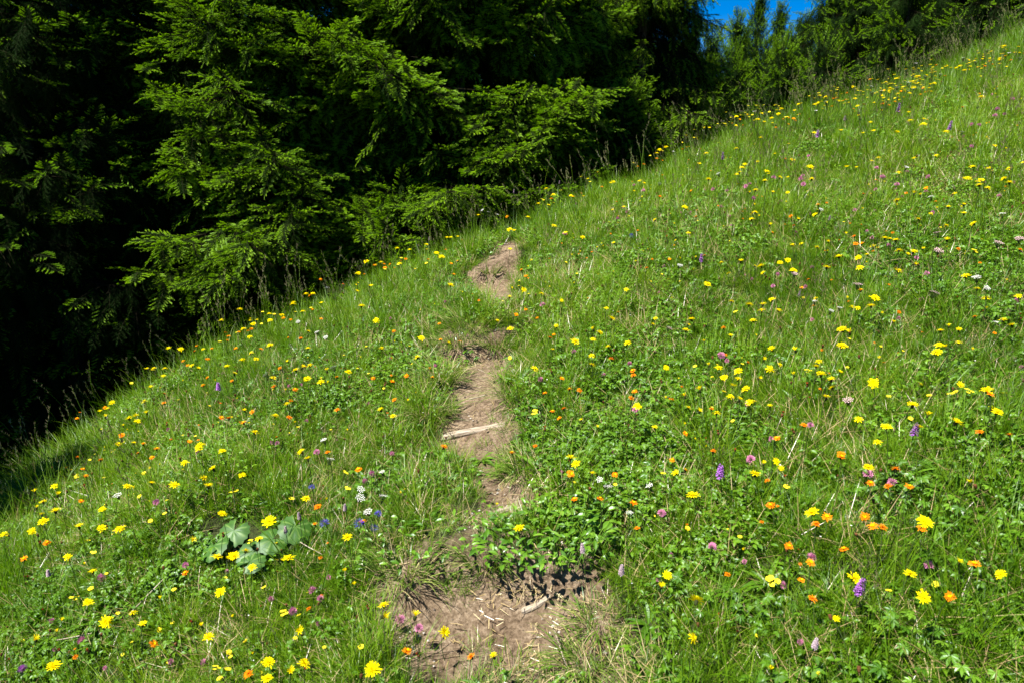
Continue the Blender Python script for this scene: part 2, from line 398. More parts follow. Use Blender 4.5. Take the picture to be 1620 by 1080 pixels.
def at(u, v, h=0.0):
    """the points where the sight lines through pixels (u, v) pass h above the ground; gives the ground points under them"""
    u = np.atleast_1d(np.asarray(u, float)); v = np.atleast_1d(np.asarray(v, float)); h = np.broadcast_to(np.asarray(h, float), u.shape).copy()
    r = rays(u, v); t = np.full(u.shape, .8); done = np.zeros(u.shape, bool); lo = t.copy()
    gap = np.full(u.shape, 1e9); tg = t.copy()
    for _ in range(330):
        p = EYE + r * t[:, None]; g = p[:, 2] - gfast(p[:, 0], p[:, 1]) - h
        k = (g < gap) & ~done; gap = np.where(k, g, gap); tg = np.where(k, t, tg)
        done |= g < 0; lo = np.where(done, lo, t); t = np.where(done, t, t * 1.009)
    hi = t.copy()
    for _ in range(14):
        mid = (lo + hi) / 2; p = EYE + r * mid[:, None]; g = p[:, 2] - gfast(p[:, 0], p[:, 1]) - h
        lo = np.where(g > 0, mid, lo); hi = np.where(g > 0, hi, mid)
    near = ~done & (gap < .28)      # just over the crest: taller stems reach the sight line
    hi = np.where(near, tg, hi); p = EYE + r * hi[:, None]
    done |= near; LASTH[0] = p[:, 2] - gfast(p[:, 0], p[:, 1])
    return p, done

me = bpy.data.meshes.new('ground')
nx, ny = len(gx), len(gy)
me.vertices.add(nx * ny); me.vertices.foreach_set('co', np.stack([X.ravel(), Y.ravel(), Z.ravel()], -1).astype(np.float32).ravel())
ii = np.arange((nx - 1) * (ny - 1)); qi = ii % (nx - 1); qj = ii // (nx - 1); b0 = qj * nx + qi
loops = np.stack([b0, b0 + 1, b0 + nx + 1, b0 + nx], -1).astype(np.int32)
me.loops.add(loops.size); me.loops.foreach_set('vertex_index', loops.ravel())
me.polygons.add(len(ii)); me.polygons.foreach_set('loop_start', (ii * 4).astype(np.int32))
me.polygons.foreach_set('use_smooth', np.ones(len(ii), bool)); me.update(calc_edges=True); me.validate()
a = me.attributes.new('bare', 'FLOAT', 'POINT'); a.data.foreach_set('value', bare(X.ravel(), Y.ravel()).astype(np.float32))
a = me.attributes.new('wood', 'FLOAT', 'POINT'); a.data.foreach_set('value', np.clip((beyond(X.ravel(), Y.ravel()) - .8) / 1.2, 0, 1).astype(np.float32))
me.materials.append(M['ground']); tag(obj('ground', me), kind='structure')

# ------------------------------------------------------------------ spruces
def shoot(mb, p, d, up, L, nn, nl, nw, m, tipm=None, tipfrom=2.0):
    """a shoot set about with needles"""
    d = d.normalized(); s = d.cross(up).normalized(); n = s.cross(d).normalized()
    for i in range(nn):
        t = i / nn; c = p + d * (L * t); a = random.uniform(0, 2 * pi) if t > .8 else random.choice((-.35, .0, .35, pi - .35, pi, pi + .35, pi / 2)) + random.uniform(-.3, .3)
        out = s * cos(a) + n * sin(a); nd = (d * random.uniform(.55, .95) + out).normalized()
        q = nd.cross(out.cross(nd) + d * .3).normalized() * (nw / 2); l = nl * random.uniform(.75, 1.1)
        mm = tipm if (tipm is not None and t >= tipfrom) else m
        mb.b = random.random()
        v0 = mb.vert(c - q); v1 = mb.vert(c + q); v2 = mb.vert(c + nd * l); mb.face((v0, v1, v2), mm)

def spray(name, L, side, fresh, nl, nw, dens, hang=0.0, seed=0):
    """a flat twig along +X with side shoots: needles (0), fresh tips (1), bark (2)"""
    random.seed(seed); mb = MB(); up = Vector((0, 0, 1))
    pts = [Vector((L * t, random.uniform(-.01, .01), -hang * L * t * t * .5 + .12 * L * t * (1 - t))) for t in (0, .25, .5, .75, 1)]
    mb.tube(pts, [.003, .0025, .002, .0015, .001], 3, 2)
    for a, b in zip(pts, pts[1:]):
        shoot(mb, a, b - a, up, (b - a).length, int(dens * (b - a).length), nl, nw, 0)
    shoot(mb, pts[-1] - (pts[-1] - pts[-2]) * .3, pts[-1] - pts[-2], up, L * .22, int(dens * L * .3), nl, nw, 1 if fresh else 0)
    for k in range(side):
        t = .12 + .8 * k / side + random.uniform(-.03, .03); i = min(3, int(t * 4)); f = t * 4 - i
        c = pts[i].lerp(pts[i + 1], f)
        for sg in (-1, 1):
            an = R(random.uniform(38, 58)) * sg; l = L * (.46 - .26 * t) * random.uniform(.75, 1.15)
            d = Vector((cos(an), sin(an), random.uniform(-.25, .12) - hang * .6))
            e = c + d.normalized() * l
            mb.b = .3; mb.tube([c, e], [.0012, .0006], 3, 2)
            split = .5 if fresh else 2
            shoot(mb, c, d, up, l, int(dens * l), nl, nw, 0, 1, split)
            if fresh:
                e0_ = c + d.normalized() * l * .72; dd_ = (d.normalized() + Vector((0, 0, random.uniform(0, .3)))).normalized(); mb.b = random.uniform(.3, 1)
                for un in (Vector((0, 0, 1)), Vector((sin(an), -cos(an), .5))):
                    mb.leafshape(e0_, dd_, un, max(nl * 1.8, l * .40), nl * .72, 1, .1, (.5, .9, 1, .8, .3), -.1)
            if fresh: shoot(mb, c + d.normalized() * l * .75, d + Vector((0, 0, .1)), up, l * .35, int(dens * l * .4), nl * .85, nw, 1)
    return mb.mesh(name, ['needle', 'tip', 'twig'])
SP_NEAR = [spray('fresh_spray', .30, 9, True, .015, .0021, 480, .15, 1), spray('fresh_spray_b', .26, 8, True, .015, .0021, 480, .35, 2),
           spray('fresh_spray_c', .33, 10, True, .015, .0021, 460, .05, 3), spray('old_spray', .32, 9, False, .016, .0023, 430, .5, 4),
           spray('old_spray_b', .30, 8, False, .016, .0023, 430, 1.0, 5)]
SP_FAR = [spray('far_spray', .44, 8, True, .024, .0065, 150, .15, 6), spray('far_spray_b', .40, 7, True, .024, .0065, 150, .4, 7),
          spray('far_spray_c', .44, 8, False, .024, .0065, 150, .5, 8), spray('far_spray_d', .44, 8, False, .024, .0065, 150, .9, 9)]

def vec_euler(d, roll):
    """euler that turns +X to d and keeps +Z up, then rolls"""
    yaw = math.atan2(d[1], d[0]); pitch = math.atan2(-d[2], math.hypot(d[0], d[1]))
    return (roll, pitch, yaw)

def spruce(x, y, top_z, RB, label, seed, near=True, dens=1.0, fresh=.75, tint=0.5, low=0.06, droop=0.0, lean=0.0, power=.8, group=None, cat='spruce tree'):
    rs = random.Random(seed)
    gz = float(ground(x, y)); H = top_z - gz
    root = empty('spruce_tree', (x, y, gz)); tag(root, label, cat, group)
    tr = MB(); r0 = .011 * H + .02
    top = Vector((lean * H, 0, H))
    cpts = [Vector((lean * H * t * t + rs.uniform(-.02, .02), rs.uniform(-.02, .02), H * t - .15 * (t == 0))) for t in (0, .04, .12, .25, .4, .55, .7, .85, 1)]
    tr.tube(cpts, [r0 * q for q in (1.5, 1.15, 1, .86, .7, .52, .36, .18, .03)], 9, 0)
    obj('trunk', tr.mesh('trunk', ['bark'], True), root)
    li = MB(); P = []; D = []; S = []; I = []; T = []
    step = (.19 if near else .34) / dens ** .5; ss = .25 if near else .40
    z = low * H
    while z < H * .985:
        fz = z / H; n = 6
        for k in range(n):
            az = rs.uniform(0, 2 * pi); L = RB * (1 - fz) ** power * rs.uniform(.6, 1.12) + .10
            if rs.random() < .12: L *= .6
            e0 = R(-12 + 50 * fz ** 1.5 + rs.uniform(-10, 10)) - droop * .3
            base = Vector((lean * H * fz * fz, 0, z + rs.uniform(-step / 2, step / 2)))
            pts = [base]; nseg = 6; hd = Vector((cos(az), sin(az), 0)); az2 = rs.uniform(-.25, .25)
            for s_ in range(nseg):
                t = s_ / nseg; e = e0 + R(-16) * math.sin(t * pi) + R(34) * t ** 2 - droop * t * .35
                hd2 = Vector((cos(az + az2 * t), sin(az + az2 * t), 0))
                pts.append(pts[-1] + (hd2 * cos(e) + Vector((0, 0, sin(e)))) * (L / nseg))
            rr = .006 + .011 * L; li.b = rs.random(); li.tube(pts, [rr * (1 - .88 * i / nseg) for i in range(nseg + 1)], 4 if near else 3, 0)
            # sprays: a fishbone of side twigs, longest in the middle
            q = .13 + .1 * rs.random(); dt = max(.035, (.10 if near else .16) / max(L, .3) / dens)
            sd = 1
            while q < 1:
                i = min(nseg - 1, int(q * nseg)); f = q * nseg - i
                c = pts[i].lerp(pts[i + 1], f); ax = (pts[i + 1] - pts[i]).normalized()
                sidev = Vector((-ax.y, ax.x, 0)); 
                if sidev.length < 1e-3: sidev = Vector((1, 0, 0))
                sidev.normalize()
                tl = (.10 + .48 * L * math.sin(min(1, q * 1.15) * pi) ** .8 * (1 - .35 * q)) * rs.uniform(.55, 1.1)
                tl = min(tl, 1.1)
                ang = R(rs.uniform(38, 62)); hangd = rs.uniform(.05, .45) + droop * rs.uniform(.2, 1.2) + (rs.uniform(.6, 1.6) if rs.random() < .38 else 0)
                td = (ax * cos(ang) + sidev * (sd * sin(ang)) + Vector((0, 0, -hangd))).normalized()
                m = 0.0
                if tl > ss * .7: li.tube([c, c + td * tl * .85], [rr * .35, .002], 3, 0)
                while True:
                    outer = (q > .55) or (m + ss > tl * .8)
                    pp = c + td * m + Vector((0, 0, -.10 * m))
                    fr = rs.random() < (min(.95, fresh * 1.05) if outer else fresh * .15)
                    dd = td + Vector((rs.uniform(-.2, .2), rs.uniform(-.2, .2), rs.uniform(-.15, .2) + (.18 if fr and outer else -.15)))
                    sc_ = rs.uniform(.75, 1.15) * (1 if outer else .95)
                    if not fr and rs.random() < .6: dd = dd + Vector((0, 0, -1.3))
                    P.append(pp); D.append(vec_euler(dd, rs.uniform(-.35, .35))); S.append((sc_,) * 3)
                    if near: I.append(rs.choice((0, 1, 2)) if fr else rs.choice((3, 4)))
                    else: I.append(rs.choice((0, 1)) if fr else rs.choice((2, 3)))
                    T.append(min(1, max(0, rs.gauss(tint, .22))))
                    m += ss * .62
                    if m > tl - ss * .35: break
                sd = -sd; q += dt * .62
            P.append(pts[-2]); D.append(vec_euler(pts[-1] - pts[-2] + Vector((0, 0, .05)), 0)); S.append((rs.uniform(.8, 1.1),) * 3); I.append(0); T.append(tint)
        z += step * (1.0 - .35 * fz)
    P.append(Vector((lean * H, 0, H - .15))); D.append((0, -1.5, 0)); S.append((1, 1, 1)); I.append(0); T.append(tint)
    tag(obj('limbs', li.mesh('limbs', ['twig']), root), kind='stuff')
    cro = scatter('crown', SP_NEAR if near else SP_FAR, P, D, S, I, T, root); tag(cro, kind='stuff')
    return len(P)

def tx(u, y, v=200): return (u - 810) / (F * cp_ + (540 - v) * sp_) * y
TREES = [  # u in the photograph, metres ahead, top height, crown radius, label, options
    (40, 7.8, 5.6, 2.1, 'big dark spruce filling the left edge with a sunlit bough at its top', dict(fresh=.25, tint=.2, dens=1.15)),  # few fresh shoots and a low tint put the wood's shade into the colour
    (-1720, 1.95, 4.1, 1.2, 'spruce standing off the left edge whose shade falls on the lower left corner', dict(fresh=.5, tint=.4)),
    (215, 9.0, 6.5, 2.2, 'dark shaded spruce right of the one on the left edge', dict(fresh=.22, tint=.15, dens=1.1)),  # shade painted in here too: dark tint, hardly any fresh shoots
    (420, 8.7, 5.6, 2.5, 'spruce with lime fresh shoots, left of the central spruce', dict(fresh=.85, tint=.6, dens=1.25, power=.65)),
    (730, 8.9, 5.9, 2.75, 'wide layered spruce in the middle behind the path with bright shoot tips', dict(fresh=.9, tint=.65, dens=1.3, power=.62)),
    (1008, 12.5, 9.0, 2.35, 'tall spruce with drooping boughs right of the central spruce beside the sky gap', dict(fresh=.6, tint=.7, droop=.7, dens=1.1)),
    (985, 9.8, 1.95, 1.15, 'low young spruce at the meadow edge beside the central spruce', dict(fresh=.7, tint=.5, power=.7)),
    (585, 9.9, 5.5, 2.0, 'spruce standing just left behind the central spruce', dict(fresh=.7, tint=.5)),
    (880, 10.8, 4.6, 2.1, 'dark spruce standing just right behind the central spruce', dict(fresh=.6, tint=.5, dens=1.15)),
    (620, 8.0, .75, 1.5, 'low spreading skirt of fresh boughs over the crest left of the central spruce', dict(fresh=.85, tint=.6, power=.45, low=.02, dens=1.3)),
]
k = 0; total = 0
for u, y, tz, rb, lab, kw in TREES:
    k += 1; total += spruce(tx(u, y), y, tz, rb, lab, 100 + k, **kw)
BACK = [(-420, 7.2, 7.5, 'unseen spruce added just off the left frame edge to shade the left spruces'), (-760, 5.6, 6.0, 'unseen spruce added off the left edge nearest the meadow for its shade'),   # two unseen shade trees added, then the second and third rows, mostly dark
    (-120, 9.5, 8, 'dark spruce behind the left edge of the meadow wood'), (120, 12.5, 9, 'dark spruce deep in the wood between the two leftmost spruces'),
    (320, 12.5, 3.0, 'dark spruce deep in the wood below the small sky hole'), (480, 13, 4.2, 'dark spruce deep in the wood left of the middle'),
    (650, 13.5, 3.6, 'dark spruce deep in the wood behind the central spruce'), (790, 14.5, 11, 'dark spruce deep in the wood behind the right boughs of the central spruce'),
    (940, 16, 11, 'dark spruce behind the drooping spruce on its left'), (20, 16, 11, 'tall dark spruce farthest back at the left edge'),
    (230, 17, 4.0, 'dark spruce farthest back left of the small sky hole'), (400, 17.5, 3.6, 'dark spruce farthest back right of the small sky hole'),
    (570, 18, 4.4, 'dark spruce farthest back left of the central spruce'), (-40, 20, 12, 'far dark spruce beyond the left edge'),
]
for u, y, tz, lab in BACK:
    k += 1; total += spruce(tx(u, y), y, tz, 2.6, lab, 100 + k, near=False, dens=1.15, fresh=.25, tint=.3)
FAR = [
    (1085, 17, 3.5, 1.8, 'pale green young spruce right beside the drooping spruce, under the sky gap', .6),
    (1118, 21, 3.9, 1.7, 'small spruce low at the left of the sky gap', .55),
    (1152, 27, 5.1, 1.6, 'slim spruce with its tip at the left of the sky gap', .5),
    (1182, 30, 6.3, 1.6, 'slender far spruce whose spire stands in the sky gap', .5),
    (1150, 24, 3.7, 2.2, 'round far spruce low under the sky gap', .6),
    (1217, 34, 6.5, 1.8, 'dark bluish far spruce standing alone at the right of the sky gap', .1),  # lowest tint: the shade on this tree is put into its needle colour
    (1240, 30, 4.9, 1.8, 'small far spruce tip between the dark bluish one and the tall right one', .4),
    (1200, 27, 4.2, 2.2, 'low far spruce just below the dark bluish one', .5),
    (1290, 25, 9.0, 2.2, 'tall spruce forming the right side of the sky gap', .45),
    (1225, 21, 3.6, 2.0, 'bushy mid green spruce below the dark bluish far spruce', .6),
    (1335, 21, 7.0, 2.0, 'broad spruce next right of the sky gap behind the meadow shoulder', .4),
    (1375, 23, 10, 2.5, 'tall dark spruce third right of the sky gap', .35),
    (1408, 19, 6.0, 1.9, 'spruce with lighter boughs behind the yellow flower drift', .6),
    (1480, 21, 10, 2.5, 'dark spruce behind the upper meadow shoulder', .3),
    (1530, 18, 6.0, 1.9, 'spruce with pale tips near the upper right corner', .55),
    (1600, 20, 10, 2.5, 'dark spruce at the upper right corner', .25),
    (1680, 18, 9, 2.4, 'dark spruce beyond the upper right corner', .25),
    (1320, 30, 11, 2.5, 'far spruce behind the two spruces right of the sky gap', .3),
    (1360, 31, 12, 2.6, 'far spruce in the second row right of the sky gap', .3),
    (1450, 29, 12, 2.6, 'far dark spruce in the second row above the flower drift', .25),
    (1560, 28, 12, 2.6, 'far dark spruce in the second row at the upper right', .25),
    (1288, 20, 3.7, 1.9, 'bushy low spruce at the foot of the tall right spruce', .4),
    (1166, 33, 5.4, 1.5, 'thin far spruce tip between the slim spruce and the slender spire', .4),
    (1255, 31, 5.6, 1.5, 'thin far spruce tip against the right side of the sky gap', .4),
    (1060, 26, 3.9, 2.2, 'far spruce seen through the drooping boughs', .4),
]
for u, y, tz, rb, lab, ti in FAR:
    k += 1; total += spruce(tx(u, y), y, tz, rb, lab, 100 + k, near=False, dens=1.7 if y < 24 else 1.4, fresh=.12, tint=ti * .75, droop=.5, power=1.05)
print('sprays', total)
# ------------------------------------------------------------------ meadow turf
def turf(name, n, r, lo, hi, w0, w1, lean, curl, mat, seed, segs=4, extra=None):
    random.seed(seed); mb = MB()
    for i in range(n):
        a = random.uniform(0, 2 * pi); q = r * random.random() ** .6
        mb.blade((q * cos(a), q * sin(a), -.012), a + random.gauss(0, 1.0), random.uniform(lo, hi), random.uniform(w0, w1), random.uniform(0, lean), random.uniform(.2, curl), segs)
    mats = [mat]
    if extra: mats += extra(mb)
    return mb.mesh(name, mats)
def straws(k, lo=.06, hi=.16):
    def f(mb):
        for i in range(k):
            a = random.uniform(0, 2 * pi)
            mb.blade((random.uniform(-.05, .05), random.uniform(-.05, .05), .005), a, random.uniform(lo, hi), .0022, random.uniform(.5, 1.35), random.uniform(0, .5), 3, 1)
        return ['straw']
    return f
def herbs(name, seed, kind, n=10, r=.06, mat='herb'):
    random.seed(seed); mb = MB(); up = Vector((0, 0, 1))
    for i in range(n):
        a = random.uniform(0, 2 * pi); q = r * random.random() ** .5; h = random.uniform(.02, .085)
        base = Vector((q * cos(a), q * sin(a), 0)); tip = base + Vector((random.uniform(-.02, .02), random.uniform(-.02, .02), h)); mb.b = random.random()
        nrm = Vector((random.gauss(0, .3), random.gauss(0, .3), 1)).normalized()
        if kind == 'trefoil':
            mb.tube([base, tip], .0007, 3)
            for j in range(3):
                an = a + j * 2.09; d = Vector((cos(an), sin(an), 0)); d = (d - nrm * d.dot(nrm)).normalized()
                mb.leafshape(tip, d, nrm, random.uniform(.010, .016), random.uniform(.008, .012), 0, .3, (.3, .95, 1, .75, .3), .25)
        elif kind == 'lance':
            d = Vector((cos(a), sin(a), random.uniform(.15, 1.3))); mb.leafshape(base * .3, d, up, random.uniform(.05, .10), random.uniform(.011, .019), 0, .45, (.3, .7, 1, .95, .6, 0), random.uniform(.2, .7))
        elif kind == 'lobed':
            mb.tube([base * .4, tip], .0008, 3); nl = 5
            for j in range(nl):
                an = a + (j - 2) * 1.0; d = Vector((cos(an), sin(an), 0)); d = (d - nrm * d.dot(nrm)).normalized(); l = random.uniform(.016, .024)
                mb.leafshape(tip, d, nrm, l, l * .55, 0, .3, (.12, .45, 1, .85, .35, 0), .3)
        else:  # oval
            mb.tube([base * .5, tip], .0008, 3); d = Vector((cos(a), sin(a), random.uniform(-.2, .5)))
            mb.leafshape(tip, d, nrm, random.uniform(.014, .025), random.uniform(.009, .014), 0, .3, (.3, .8, 1, .8, .4, 0), .35)
    return mb.mesh(name, [mat])
def stalks(name, seed, n, lo, hi):
    """tall flowering grasses"""
    random.seed(seed); mb = MB()
    for i in range(n):
        a = random.uniform(0, 2 * pi); L = random.uniform(lo, hi); x0, y0 = random.uniform(-.05, .05), random.uniform(-.05, .05); ln = random.uniform(.03, .3)
        pts = [Vector((x0 + cos(a) * L * ln * t * t, y0 + sin(a) * L * ln * t * t, L * t)) for t in (0, .35, .7, 1)]
        mb.b = random.random(); mb.tube(pts, [.0012, .001, .0008, .0006], 3, 0)
        for j in range(14):
            t = random.uniform(.78, 1.0); p = pts[2].lerp(pts[3], (t - .7) / .3); an = random.uniform(0, 6.28); mb.b = random.random()
            d = Vector((cos(an), sin(an), random.uniform(1, 2.4))); mb.leafshape(p, d, Vector((-sin(an), cos(an), 0)), random.uniform(.008, .02), .003, 1, .2, (.6, 1, 0), 0)
        for j in range(2): mb.blade((x0, y0, 0), a + random.uniform(-2, 2), L * random.uniform(.4, .7), .0035, .1, 1.0, 4, 0)
    return mb.mesh(name, ['grass', 'seed'])

TURF = [
    turf('short_turf', 56, .055, .03, .09, .0014, .0026, .7, 1.4, 'grass', 21, 3, straws(1)),
    turf('curly_turf', 50, .055, .04, .11, .0014, .0025, .8, 2.0, 'grass', 22, 4, straws(3)),
    turf('dense_turf', 64, .060, .025, .07, .0018, .0029, .9, 1.2, 'grass', 23, 3, straws(1)),
    turf('upright_turf', 34, .045, .06, .14, .0016, .0028, .5, 1.1, 'grass', 24, 4, straws(1)),
    herbs('trefoil_patch', 25, 'trefoil', 16, .06), herbs('lance_rosette', 26, 'lance', 11, .03), herbs('lobed_patch', 27, 'lobed', 9, .06),
    herbs('oval_patch', 28, 'oval', 13, .055),
    turf('long_turf', 26, .05, .12, .24, .0018, .0030, .35, 1.5, 'grass', 29, 5, straws(1, .12, .26)),
    stalks('stalk_tuft', 30, 4, .30, .50),
    turf('straw_turf', 6, .05, .04, .10, .0018, .003, .9, 1.4, 'bluegrass', 31, 3, straws(16)),
    turf('trampled_turf', 26, .05, .05, .12, .002, .0034, 1.35, .9, 'bluegrass', 32, 3, straws(8)),
    herbs('lance_rosette_b', 33, 'lance', 14, .03), herbs('oval_patch_b', 34, 'oval', 16, .06),
]
def fbm(x, y, s, seed):
    r = np.random.default_rng(seed); o = np.zeros(np.shape(x)); a = 1.0
    for k in range(4):
        th = r.uniform(0, 6.28, 4); f = 1 / s * 1.9 ** k
        for t in th: o += a * np.sin((x * math.cos(t) + y * math.sin(t)) * f * r.uniform(.7, 1.3) * 2 + r.uniform(0, 6.28)) / 4
        a *= .6
    return np.clip(.5 + o * .55, 0, 1)
def field(n, x0, x1, y0, y1):
    x = rng.uniform(x0, x1, n); y = rng.uniform(y0, y1, n); return x, y
def lay(name, x, y, idx, tint, smin, smax, label=None, zlift=0.0, tilt=.16, parent=None):
    z = gfast(x, y) + zlift; n = len(x)
    e = .05; sx = (ground(x + e, y, False) - ground(x - e, y, False)) / (2 * e); sy = (ground(x, y + e, False) - ground(x, y - e, False)) / (2 * e)
    # plants stand between upright and square to the slope
    rot = np.stack([.5 * sy + rng.normal(0, tilt, n), -.5 * sx + rng.normal(0, tilt, n), rng.uniform(0, 6.283, n)], -1)
    # euler XYZ turns about Z last: fold the tilt into the turned frame
    c, s = np.cos(rot[:, 2]), np.sin(rot[:, 2]); rx = rot[:, 0] * c + rot[:, 1] * s; ryy = -rot[:, 0] * s + rot[:, 1] * c
    rot[:, 0] = rx; rot[:, 1] = ryy
    sc_ = smin + (smax - smin) * rng.random(n); scl = np.stack([sc_, sc_, sc_ * rng.uniform(.8, 1.2, n)], -1)
    o = scatter(name, TURF, np.stack([x, y, z], -1), rot, scl, idx, tint, parent)
    return o

x, y = field(330000, -6.5, 12.5, .45, 13)
g = ground(x, y, False); pu, pv = to_px(x, y, g); b = beyond(x, y); br = bare(x, y)
inview = (pu > -900) & (pu < 3000) & (pv < 1900)
dist = np.hypot(x, y)
keep = inview & (np.hypot((pu - 400) / 85, (pv - 870) / 34) > 1) & (b < .6) & (rng.random(len(x)) < np.clip(1.15 - dist / 22, .55, 1)) & (rng.random(len(x)) < np.where(br < .08, 1, np.where(br < .8, .15, .006)))
x, y, b, br, pu, pv, dist = (q[keep] for q in (x, y, b, br, pu, pv, dist))
print('turf tufts', len(x))
f1, f2, f3, f4 = fbm(x, y, .55, 1), fbm(x, y, .35, 2), fbm(x, y, 1.3, 3), fbm(x, y, .22, 4)
u = rng.random(len(x)); idx = np.zeros(len(x), int)
herb_p = np.clip(.14 + .50 * (f1 - .35), .05, .42)
isherb = u < herb_p
hk = np.where(f2 > .55, rng.choice([4, 7, 13], len(x)), rng.choice([5, 6, 12, 4, 7], len(x)))
longp = np.clip(.012 + .30 * np.clip(b + .7, 0, 1.6) / 1.6 + .10 * (pu > 1050) * (dist > 5) + .14 * (f4 > .7), 0, .6)
gk = np.where(rng.random(len(x)) < longp, 8, rng.choice([0, 1, 2, 0, 1, 2, 3], len(x)))
idx = np.where(isherb & (longp < .45), hk, gk)
idx = np.where(rng.random(len(x)) < .022, 10, idx)
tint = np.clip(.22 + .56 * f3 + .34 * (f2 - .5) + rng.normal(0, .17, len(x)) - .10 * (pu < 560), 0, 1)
SZ = np.where(np.isin(idx, (4, 5, 6, 7, 12, 13)), rng.uniform(.6, 1.0, len(x)), rng.uniform(.75, 1.2, len(x)))
tag(lay('meadow_grass', x, y, idx, tint, SZ, SZ), 'short bright green meadow turf of fine grass and small herb leaves over the whole slope', 'grass', kind='stuff')

# tall flowering grass along the crest and scattered through the meadow
x, y = field(60000, -6, 13, 1.2, 14)
g = ground(x, y, False); pu, pv = to_px(x, y, g); b = beyond(x, y)
p = np.where((b > -.6) & (b < .5), .09, 0.010) + .07 * ((pu > 1050) & (b > -2.6) & (b < .8)) + .02 * ((pu > 1380) & (pv > 650))
keep = (pu > -200) & (pu < 1850) & (b < .8) & (rng.random(len(x)) < p) & (bare(x, y) < .1)
x, y = x[keep], y[keep]
tag(lay('seeding_grass', x, y, np.full(len(x), 9), rng.uniform(.2, .8, len(x)), .55, 1.05, tilt=.1), 'tall thin flowering grass stalks with brownish seed heads, thickest along the crest', 'grass', kind='stuff')

# flattened half dry grass along the trodden path
x, y = field(30000, -1.6, 1.6, 1.0, 6.5)
br = bare(x, y); pd, _, _ = seg_dist(x, y, path_line); edge = (pd < .42) & (pd > .05)
pp = np.where((br > .3) & (br < .8), .11, np.where(edge & (br < .35), .11, np.where(br >= .8, .006, 0)))
keep = rng.random(len(x)) < pp; x, y = x[keep], y[keep]
tag(lay('trampled_grass', x, y, rng.choice([10, 11, 11, 11, 0, 0], len(x)), rng.uniform(.2, .9, len(x)), .5, .95, tilt=.3), 'flattened pale half dry grass along the trodden path', 'grass', kind='stuff')

# litter on the bare soil: straw, chips and crumbs of earth
def litter():
    out = []
    for s in range(3):
        random.seed(60 + s); mb = MB()
        for i in range(12):
            a = random.uniform(0, 6.28); q = Vector((random.uniform(-.06, .06), random.uniform(-.06, .06), .003)); l = random.uniform(.008, .036); mb.b = random.random()
            d = Vector((cos(a), sin(a), random.uniform(0, .12))); mb.leafshape(q, d, Vector((0, 0, 1)), l, random.uniform(.0012, .0028), 0, .5, (1, 1, .8), random.uniform(-.1, .1))
        out.append(mb.mesh('straw_litter', ['straw']))
    for s in range(2):
        random.seed(70 + s); mb = MB()
        for i in range(5):
            c = Vector((random.uniform(-.06, .06), random.uniform(-.06, .06), 0)); r = random.uniform(.002, .007)
            vs = [mb.vert(c + Vector((r * cos(t) * random.uniform(.7, 1.2), r * sin(t) * random.uniform(.7, 1.2), 0))) for t in (0, 1.2, 2.5, 3.8, 5.0)]; tp = mb.vert(c + Vector((0, 0, r * .8)))
            for j in range(5): mb.face((vs[j], vs[(j + 1) % 5], tp))
        out.append(mb.mesh('crumbs', ['stone' if s else 'bark']))
    return out
LIT = litter()
x, y = field(60000, -1.2, 1.4, 1.0, 6.5); br = bare(x, y)
keep = rng.random(len(x)) < np.where(br > .35, .06, 0); x, y = x[keep], y[keep]; n = len(x)
sc_ = rng.uniform(.6, 1.3, n)
tag(scatter('path_litter', LIT, np.stack([x, y, ground(x, y) + .002], -1), np.stack([rng.normal(.15, .06, n) * 0 + .1, rng.normal(0, .06, n), rng.uniform(0, 6.28, n)], -1),
    np.stack([sc_] * 3, -1), rng.choice([0, 1, 2, 0, 1, 2, 3, 3, 4], n), rng.random(n)), 'dry straw bits and crumbs of earth strewn on the bare path', 'litter', kind='stuff')

# ------------------------------------------------------------------ tussocks, leafy plants, logs, stones
def here(u, v): 
    p, _ = at([u], [v]); return float(p[0][0]), float(p[0][1]), float(gfast(p[0][0], p[0][1]))
def tussock(u, v, size, label, seed, n=150, mat='tuft'):
    x, y, z = here(u, v); random.seed(seed); mb = MB()
    for i in range(n):
        a = random.uniform(0, 2 * pi); q = .45 * size * random.random() ** .5; L = size * random.uniform(.5, 1.15)
        if sin(a) > .4: L *= .7
        mb.blade((q * cos(a), q * sin(a), -.02 - .25 * (SA * 0)), a + random.gauss(0, .4), L, random.uniform(.0022, .0042), random.uniform(.2, 1.0), random.uniform(.6, 1.7), 5, 0 if random.random() < .85 else 1)
    o = obj('grass_tussock', mb.mesh('grass_tussock', [mat, 'drytuft']), None, (x, y, z + .01)); tag(o, label, 'grass tussock', 'tussocks beside the path')
tussock(745, 520, .24, 'large overhanging grass tussock above the middle bare patch of the path', 1, 330)
tussock(722, 545, .18, 'grass tussock at the upper left corner of the middle bare patch', 2, 200)
tussock(785, 545, .17, 'grass tussock at the upper right corner of the middle bare patch', 9, 200)
tussock(700, 600, .20, 'tussock with arching blades on the left side of the middle bare patch', 3, 230)
tussock(680, 655, .20, 'pale flattened tussock just above the left end of the long log', 4, 230)
tussock(820, 625, .20, 'fresh green tussock on the right side of the middle bare patch', 5, 240, 'tuft')
tussock(835, 740, .18, 'tussock leaning over the small bare hollow from the right', 6, 220)
tussock(815, 752, .13, 'small dark tussock heading the small bare hollow', 8, 130)
tussock(745, 475, .14, 'small tussock between the two topmost bare patches', 7, 120)
tussock(775, 430, .13, 'dark shaded tussock hanging over the topmost bare patch', 10, 130)
tussock(770, 885, .16, 'tussock on the step left of the leafy overhang', 11, 160)
tussock(640, 905, .17, 'tussock with dry blades above the left bare patch', 12, 170)
tussock(950, 985, .15, 'tussock at the right end of the nearest bare patch', 13, 150)
tussock(930, 1045, .16, 'pale tussock in the trampled grass at the bottom of the path', 14, 150)

